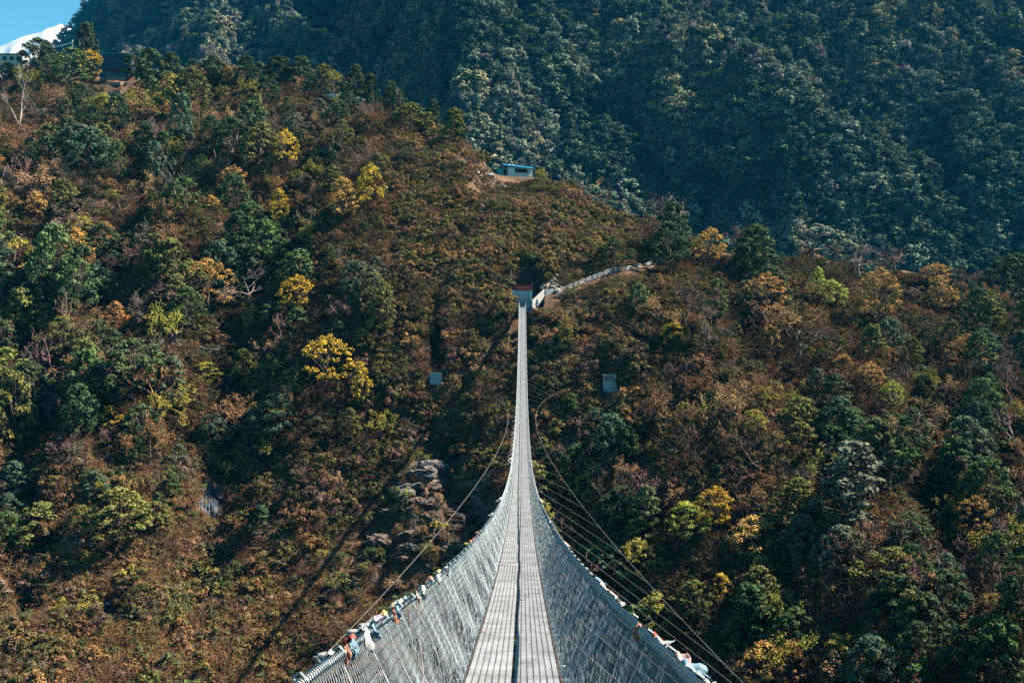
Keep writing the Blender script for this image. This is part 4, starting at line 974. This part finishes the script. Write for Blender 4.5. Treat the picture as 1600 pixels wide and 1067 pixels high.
# wet rock and stream stones in the gully
M_WET = plain('wet_rock', (0.045, 0.065, 0.085), 0.6, var=0.8, scale=.8, spec=.3, bump=.8)
def rock_slab(pxs, rows, m, name, label, cat, lift=.35, seed=0):
    n = 26; V = np.zeros((n, n, 3))
    for a, y in enumerate(np.linspace(rows[1], rows[0], n)):
        for b, x in enumerate(np.linspace(pxs[0], pxs[1], n)):
            g = ground_at(x, y); e = min(1, 4 * min(a, n - 1 - a) / n, 4 * min(b, n - 1 - b) / n)
            V[a, b] = g + np.array([0, -.5, .3]) * (lift * 2 * e - .6 * (1 - e)) + np.array([0, -1, .5]) * .5 * noise(x / 6., y / 7., 80 + seed) * e
    mb = MB(); mb.grid(V); tag(mb.build(name, m), label, cat)
rock_slab((306, 350), (752, 816), M_WET, 'wet_rock_slab', 'blue grey wet rock slab in the shaded gully on the left slope', 'rock')
rock_slab((318, 362), (664, 690), M_WET, 'wet_rock_slab', 'small glistening wet rock high in the same gully', 'rock', seed=3)
M_CRAG = plain('weathered_crag', (0.125, 0.088, 0.064), 0.95, var=0.6, scale=.9, bump=1.0, col2=(0.05, 0.038, 0.03))
M_CRAG2 = plain('grey_crag', (0.19, 0.168, 0.15), 0.95, var=0.5, scale=1.1, bump=1.0, col2=(0.07, 0.058, 0.05))
def crag(seed, r, sq):
    rng = np.random.default_rng(seed); n, m_ = 34, 48
    th = np.linspace(0, np.pi, n)[:, None]; ph = np.linspace(0, 2 * np.pi, m_)[None]
    d = np.stack([np.sin(th) * np.cos(ph), np.sin(th) * np.sin(ph), np.cos(th) + 0 * ph], -1); o = rng.uniform(0, 90)
    k = 1 + .45 * noise(d[..., 0] * 1.6 + o, d[..., 1] * 1.6 + d[..., 2] * 1.2 + o, seed) - .30 * np.abs(fbm(d[..., 0] * 4 + d[..., 1] * 2 + o, d[..., 2] * 6 + o, seed + 1, 3)) + .10 * noise(d[..., 0] * 13 + o, d[..., 2] * 17 + d[..., 1] * 9, seed + 2)
    st = np.floor(d[..., 2] * 5 + o + .6 * noise(d[..., 0] * 3, d[..., 1] * 3, seed + 4)) ; k = k * (1 + .07 * np.sin(st * 12.9898 + o))
    k[:, -1] = k[:, 0]; k[0] = k[0].mean(); k[-1] = k[-1].mean()
    return d * k[..., None] * r * np.array([1.25, .7, sq])
CR = [(660, 744, 62, 1), (694, 757, 40, 1), (636, 766, 34, 1), (722, 788, 44, 0), (745, 826, 36, 0), (690, 822, 46, 0), (650, 836, 44, 0), (622, 806, 36, 0), (704, 868, 48, 0), (764, 800, 30, 1), (606, 852, 40, 0), (664, 788, 42, 0),
      (985, 738, 34, 1), (1000, 766, 30, 1), (972, 712, 24, 1), (560, 905, 40, 0), (590, 880, 34, 0), (520, 930, 34, 0), (470, 395, 20, 0), (720, 845, 34, 0), (640, 870, 34, 0), (735, 760, 26, 0), (838, 500, 12, 1), (850, 512, 12, 1)]
rngc = np.random.default_rng(77)
for _ in range(44):
    a_, b_ = rngc.normal(0, 1, 2); CR.append((float(np.clip(690 + 52 * a_ - 14 * b_, 560, 775)), float(np.clip(815 + 52 * b_, 725, 930)), float(rngc.uniform(12, 34)), int(rngc.uniform() < .3)))
for k, (x, y, wp, gq) in enumerate(CR):
    g = ground_at(x, y); r = wp / F * g[1] / 2 * 1.1; mb = MB(); mb.grid(crag(800 + k, r, .62)); o = mb.build('crag', M_CRAG2 if gq else M_CRAG); o.location = g + np.array([0, r * .25, -r * .1]); o.rotation_euler = (.1 * math.sin(k * 3), .25 * math.sin(k * 2.1), .5 * math.sin(k * 1.3))
    PLANTS.append([o, 'crag', 'pale grey' if gq else 'dark brown', x, y, wp, r * 2])
for k, (x, y, wp) in enumerate([(150, 950, 9), (160, 946, 12), (170, 943, 10), (178, 939, 8), (186, 936, 6), (152, 956, 6)]):
    g = ground_at(x, y); r = wp / F * g[1] / 2; mb = MB(); mb.grid(boulder(640 + k, r, .5)); o = mb.build('boulder', M_STONE); o.location = g + np.array([0, -.3, r * .3]); PLANTS.append([o, 'boulder', 'pale', x, y, wp, r * 2])

# ------------------------------------------------------------------ person on the ramp
def person():
    base = np.array([5.45, 241.9, 2.35]); r = tag(empty('person', tuple(base), math.radians(200)), 'person in dark jacket and grey trousers standing on the ramp beside the landing', 'person')
    def skin(name, verts, edges, rad, m):
        me = bpy.data.meshes.new(name); me.from_pydata(verts, edges, []); o = bpy.data.objects.new(name, me); COL.objects.link(o); o.parent = r
        md = o.modifiers.new('skin', 'SKIN'); 
        for i, q in enumerate(rad): me.skin_vertices[0].data[i].radius = (q, q * .8)
        me.skin_vertices[0].data[0].use_root = True
        o.modifiers.new('sub', 'SUBSURF').levels = 2; o.modifiers['sub'].render_levels = 2; me.materials.append(m); return o
    V = [(0,0,.95),(0,0,1.2),(0,0,1.42),(0,0,1.52),(0,.02,1.6),(0,.02,1.72),(-.17,0,1.4),(-.24,.03,1.14),(-.22,.1,.9),(.17,0,1.4),(.24,-.03,1.14),(.22,.05,.9),(-.09,0,.88),(-.11,.06,.5),(-.11,.02,.08),(-.11,.14,.04),(.09,0,.88),(.1,-.08,.5),(.1,-.12,.08),(.1,0,.04)]
    E = [(0,1),(1,2),(2,3),(3,4),(4,5),(2,6),(6,7),(7,8),(2,9),(9,10),(10,11),(0,12),(12,13),(13,14),(14,15),(0,16),(16,17),(17,18),(18,19)]
    Rr = [.14,.14,.15,.055,.09,.085,.06,.045,.035,.06,.045,.035,.09,.065,.045,.035,.09,.065,.045,.035]
    skin('body', V, E, Rr, plain('skin_tone', (.3, .17, .11), .6))
    skin('jacket', [V[0], V[1], V[2], V[6], V[7], V[9], V[10]], [(0,1),(1,2),(2,3),(3,4),(2,5),(5,6)], [.165,.165,.17,.075,.06,.075,.06], plain('dark_jacket', (.05, .06, .09), .8))
    skin('trousers', [V[0], V[12], V[13], V[14], V[16], V[17], V[18]], [(0,1),(1,2),(2,3),(0,4),(4,5),(5,6)], [.155,.105,.08,.06,.105,.08,.06], plain('grey_trousers', (.16, .2, .24), .8))
    skin('hair', [(0,0,1.71),(0,0,1.78)], [(0,1)], [.1,.085], plain('black_hair', (.01,.01,.01), .6))
person()

#SECTION_FLAGS
# ------------------------------------------------------------------ prayer flags tied to the handrails
FLC = {'red': (.5, .09, .06), 'orange': (.5, .22, .13), 'white': (.55, .55, .54), 'blue': (.2, .33, .43), 'yellow': (.5, .37, .12), 'pink': (.52, .33, .29), 'green': (.2, .4, .22), 'violet': (.32, .26, .42), 'cream': (.72, .62, .46)}
FLM = {}
def cloth_mat(c):
    if c not in FLM:
        m = bpy.data.materials.new('faded_' + c + '_cloth'); m.use_nodes = True; t = m.node_tree; p = t.nodes['Principled BSDF']
        n = t.nodes.new('ShaderNodeTexNoise'); n.inputs['Scale'].default_value = 14; n.inputs['Detail'].default_value = 5
        tc = t.nodes.new('ShaderNodeTexCoord'); t.links.new(tc.outputs['Object'], n.inputs['Vector'])
        r = t.nodes.new('ShaderNodeValToRGB'); r.color_ramp.elements[0].color = (*[x * .7 for x in FLC[c]], 1); r.color_ramp.elements[1].color = (*[min(1, x * 1.15 + .03) for x in FLC[c]], 1)
        r.color_ramp.elements[0].position = .35; r.color_ramp.elements[1].position = .65
        t.links.new(n.outputs['Fac'], r.inputs[0]); t.links.new(r.outputs[0], p.inputs['Base Color']); p.inputs['Roughness'].default_value = .85
        tr = t.nodes.new('ShaderNodeBsdfTranslucent'); t.links.new(r.outputs[0], tr.inputs[0]); mx = t.nodes.new('ShaderNodeMixShader'); mx.inputs[0].default_value = .3
        t.links.new(p.outputs[0], mx.inputs[1]); t.links.new(tr.outputs[0], mx.inputs[2]); t.links.new(mx.outputs[0], t.nodes['Material Output'].inputs[0])
        FLM[c] = m
    return FLM[c]
FLAGS = []
def rail_point(sd_, d): return np.array([BX + sd_ * float(hw(d) + wob(d, sd_)), d, float(zd(d) + HR + wob(d, 3 + sd_))])
def rail_d(sd_, px):
    d = np.arange(3.0, 230, .05); x = CX + F * (BX + sd_ * hw(d)) / d
    return float(np.interp(px, x if sd_ < 0 else x[::-1], d if sd_ < 0 else d[::-1]))
def flag(sd_, d, colour, size=.26, mode='over', seed=0, name='prayer_flag'):
    if d < 40: size *= .44
    if d < 8: size *= .85
    rng = np.random.default_rng(seed + 900); p = rail_point(sd_, d); n, m_ = 11, 12
    a = np.linspace(0, 1, n)[:, None]; b = np.linspace(0, 1, m_)[None]
    wdt = size * rng.uniform(.85, 1.1); ln = size * rng.uniform(.9, 1.25)
    # hangs out over the rail (out) or down along the net inside it (in), crumpled and blown along the bridge
    sgn = 1 if mode != 'in' else -1
    y = (a - .5) * wdt * (1 - .35 * b) + b * ln * rng.uniform(-.5, .2)
    arch = np.minimum(b * 3, 1.0)
    x = sgn * (.03 * arch + b * ln * (.55 if mode == 'blown' else .12)); z = .035 * np.sin(np.minimum(b * 3, 1) * np.pi * .9) - np.maximum(b - .2, 0) * ln * (.35 if mode == 'blown' else .95)
    fold = .02 * np.sin(a * 9 + rng.uniform(0, 6) + b * 4) * b + .03 * noise(a * 3 + seed, b * 3, 5) * (b + .2)
    x = x + fold * sgn; z = z + .035 * noise(a * 4 + seed, b * 2.5 + 3, 6) * (b + .2)
    V = np.stack([sd_ * x + 0 * a, y + 0 * b, z + 0 * a], -1)
    mb = MB(); mb.grid(V); o = mb.build(name, cloth_mat(colour), smooth=True); o.location = p + np.array([0, 0, .012])
    sm = o.modifiers.new('cloth', 'SOLIDIFY'); sm.thickness = .003
    tag(o, None, 'prayer flag', 'prayer flags tied along the handrails'); FLAGS.append([o, colour, sd_, d])
    return o
FL_L = [(553, 'red', .30, 'blown'), (566, 'white', .34, 'in'), (572, 'white', .3, 'blown'), (578, 'blue', .24, 'in'), (592, 'white', .34, 'blown'), (597, 'violet', .3, 'blown'), (604, 'yellow', .3, 'blown'), (611, 'orange', .22, 'in'),
        (618, 'blue', .26, 'in'), (632, 'cream', .3, 'blown'), (638, 'blue', .3, 'blown'), (649, 'pink', .22, 'in'), (658, 'white', .26, 'in'), (676, 'orange', .34, 'blown'), (681, 'white', .3, 'in'), (688, 'yellow', .34, 'blown'),
        (695, 'white', .3, 'in'), (738, 'yellow', .4, 'blown'), (742, 'red', .42, 'blown'), (752, 'orange', .32, 'blown'), (520, 'white', .24, 'blown'), (532, 'orange', .16, 'in'), (541, 'blue', .22, 'in'), (771, 'white', .5, 'blown'), (784, 'white', .5, 'blown')]
for k, (px, c, s_, md) in enumerate(FL_L): flag(-1, rail_d(-1, px), c, s_, md, k)
for k, d in enumerate(np.linspace(78, 118, 16)): flag(-1, d + random.uniform(-1, 1), ('white', 'white', 'cream', 'pink', 'white')[k % 5], random.uniform(.4, .62), 'blown', 60 + k)
FL_R = [(843, 'cream', .3, 'blown'), (858, 'blue', .3, 'blown'), (880, 'pink', .34, 'blown'), (930, 'blue', .24, 'blown'), (937, 'cream', .26, 'blown'), (950, 'pink', .22, 'blown'), (958, 'white', .26, 'blown'), (1017, 'red', .26, 'blown'), (1022, 'white', .26, 'blown'),
        (1000, 'orange', .16, 'in'), (1052, 'pink', .26, 'blown'), (1064, 'blue', .3, 'blown'), (1099, 'white', .22, 'blown'), (860, 'cream', .5, 'in'), (866, 'pink', .35, 'in'), (834, 'cream', .5, 'in')]
for k, (px, c, s_, md) in enumerate(FL_R): flag(1, rail_d(1, px), c, s_, md, 120 + k)
ORD = ['nearest', 'second nearest', 'third nearest', 'fourth nearest', 'fifth nearest', 'sixth nearest', 'seventh nearest', 'eighth nearest', 'ninth nearest', 'tenth nearest', 'eleventh nearest', 'twelfth nearest',
       'thirteenth nearest', 'fourteenth nearest', 'fifteenth nearest', 'sixteenth nearest', 'seventeenth nearest', 'eighteenth nearest', 'nineteenth nearest', 'twentieth nearest']
by = {}
for f in FLAGS: by.setdefault((f[1], f[2]), []).append(f)
for (c, s_), lst in by.items():
    side = 'left' if s_ < 0 else 'right'
    lst.sort(key=lambda f: f[3])
    for k, f in enumerate(lst):
        f[0]['label'] = f'faded {c} prayer flag on the {side} handrail' + (f', {ORD[k]} {c} one along it' if len(lst) > 1 else '')
# loose cord looped inside the left net
d = rail_d(-1, 632); u = np.linspace(0, 1, 40); A = rail_point(-1, d - .25); B = rail_point(-1, d + .5)
P = A + (B - A) * u[:, None] + np.stack([.07 + .1 * np.sin(np.pi * u), 0 * u, -.75 * np.sin(np.pi * u) ** .7], -1)
mb = MB(); mb.tube(P, .006, 5); o = mb.build('cord', cloth_mat('pink'), smooth=True); tag(o, 'loose pink cord looped inside the netting below the left handrail', 'cord')

#SECTION_LABELS
# ------------------------------------------------------------------ labels: each plant and stone by its look, its landmark and its rank there
MARKS = [('blue roofed house', 804, 266), ('red banner landing', 815, 450), ('dark trench', 683, 520), ('grille topped block', 952, 597), ('white path fence', 965, 428), ('white lodge', 12, 92), ('stepped terraces', 176, 126),
         ('large wet slab', 328, 780), ('lime yellow bush', 1078, 820), ('big amber tree', 1373, 466), ('drooping bamboo', 1335, 1010), ('bare mauve ridge tree', 1268, 376),
         ('paired golden trees', 440, 330), ('large golden tree', 508, 568), ('flat golden bush', 176, 655), ('tall blue green tree', 282, 196), ('giant grey green tree', 1322, 762), ('dark edge tree', 1588, 444), ('left handrail', 640, 930), ('right handrail', 960, 930),
         ('lower left corner', 20, 1050), ('lower right corner', 1580, 1050), ('right edge', 1590, 700), ('left edge', 10, 480)]
WORDS = {'evergreen_tree': 'leafy tree', 'autumn_tree': 'autumn tree', 'bare_tree': 'leafless tree', 'russet_tree': 'sparse tree', 'shrub': 'low shrub', 'bamboo_clump': 'arching bamboo', 'boulder': 'boulder', 'crag': 'rock crag'}
keys = {}
for pl in PLANTS:
    o, kind, colour, x, y, hp, hm = pl
    mk = min(MARKS, key=lambda m_: (m_[1] - x) ** 2 + (m_[2] - y) ** 2); dx, dy = x - mk[1], y - mk[2]
    rel = ('right of' if dx > 0 else 'left of') if abs(dx) > abs(dy) else ('below' if dy > 0 else 'above')
    size = 'tall ' if kind.endswith('tree') and hm > 8.5 else 'small ' if kind.endswith('tree') and hm < 5 else ''
    keys.setdefault((size, colour, kind, rel, mk[0]), []).append((math.hypot(dx, dy), o))
for (size, colour, kind, rel, mk), lst in keys.items():
    lst.sort(key=lambda a: a[0])
    for k, (d, o) in enumerate(lst):
        tag(o, f'{size}{colour} {WORDS[kind]} {rel} the {mk}' + (f', {ORD[min(k, 19)]} such one' if len(lst) > 1 else ''), {'shrub': 'shrub', 'bamboo_clump': 'bamboo', 'boulder': 'boulder', 'crag': 'rock'}.get(kind, 'tree'),
            {'shrub': 'shrubs on the slope', 'bamboo_clump': 'bamboo clumps', 'boulder': 'pale boulders', 'crag': 'rock crags on the cliff'}.get(kind, kind.replace('_', ' ') + 's on the slope'))

#SECTION_HAZE
hz = bpy.data.materials.new('thin_haze'); hz.use_nodes = True; t = hz.node_tree; t.nodes.clear()
out = t.nodes.new('ShaderNodeOutputMaterial'); pv = t.nodes.new('ShaderNodeVolumePrincipled')
pv.inputs['Color'].default_value = (.02, .42, 1.0, 1); pv.inputs['Density'].default_value = 0.000034; pv.inputs['Anisotropy'].default_value = 0.0
t.links.new(pv.outputs[0], out.inputs['Volume'])
mb = MB(); mb.box((0, 1350, 430), (4400, 2900, 1110)); hb_ = mb.build('haze', hz); tag(hb_, 'thin blue haze filling the valley', None, None, 'stuff')
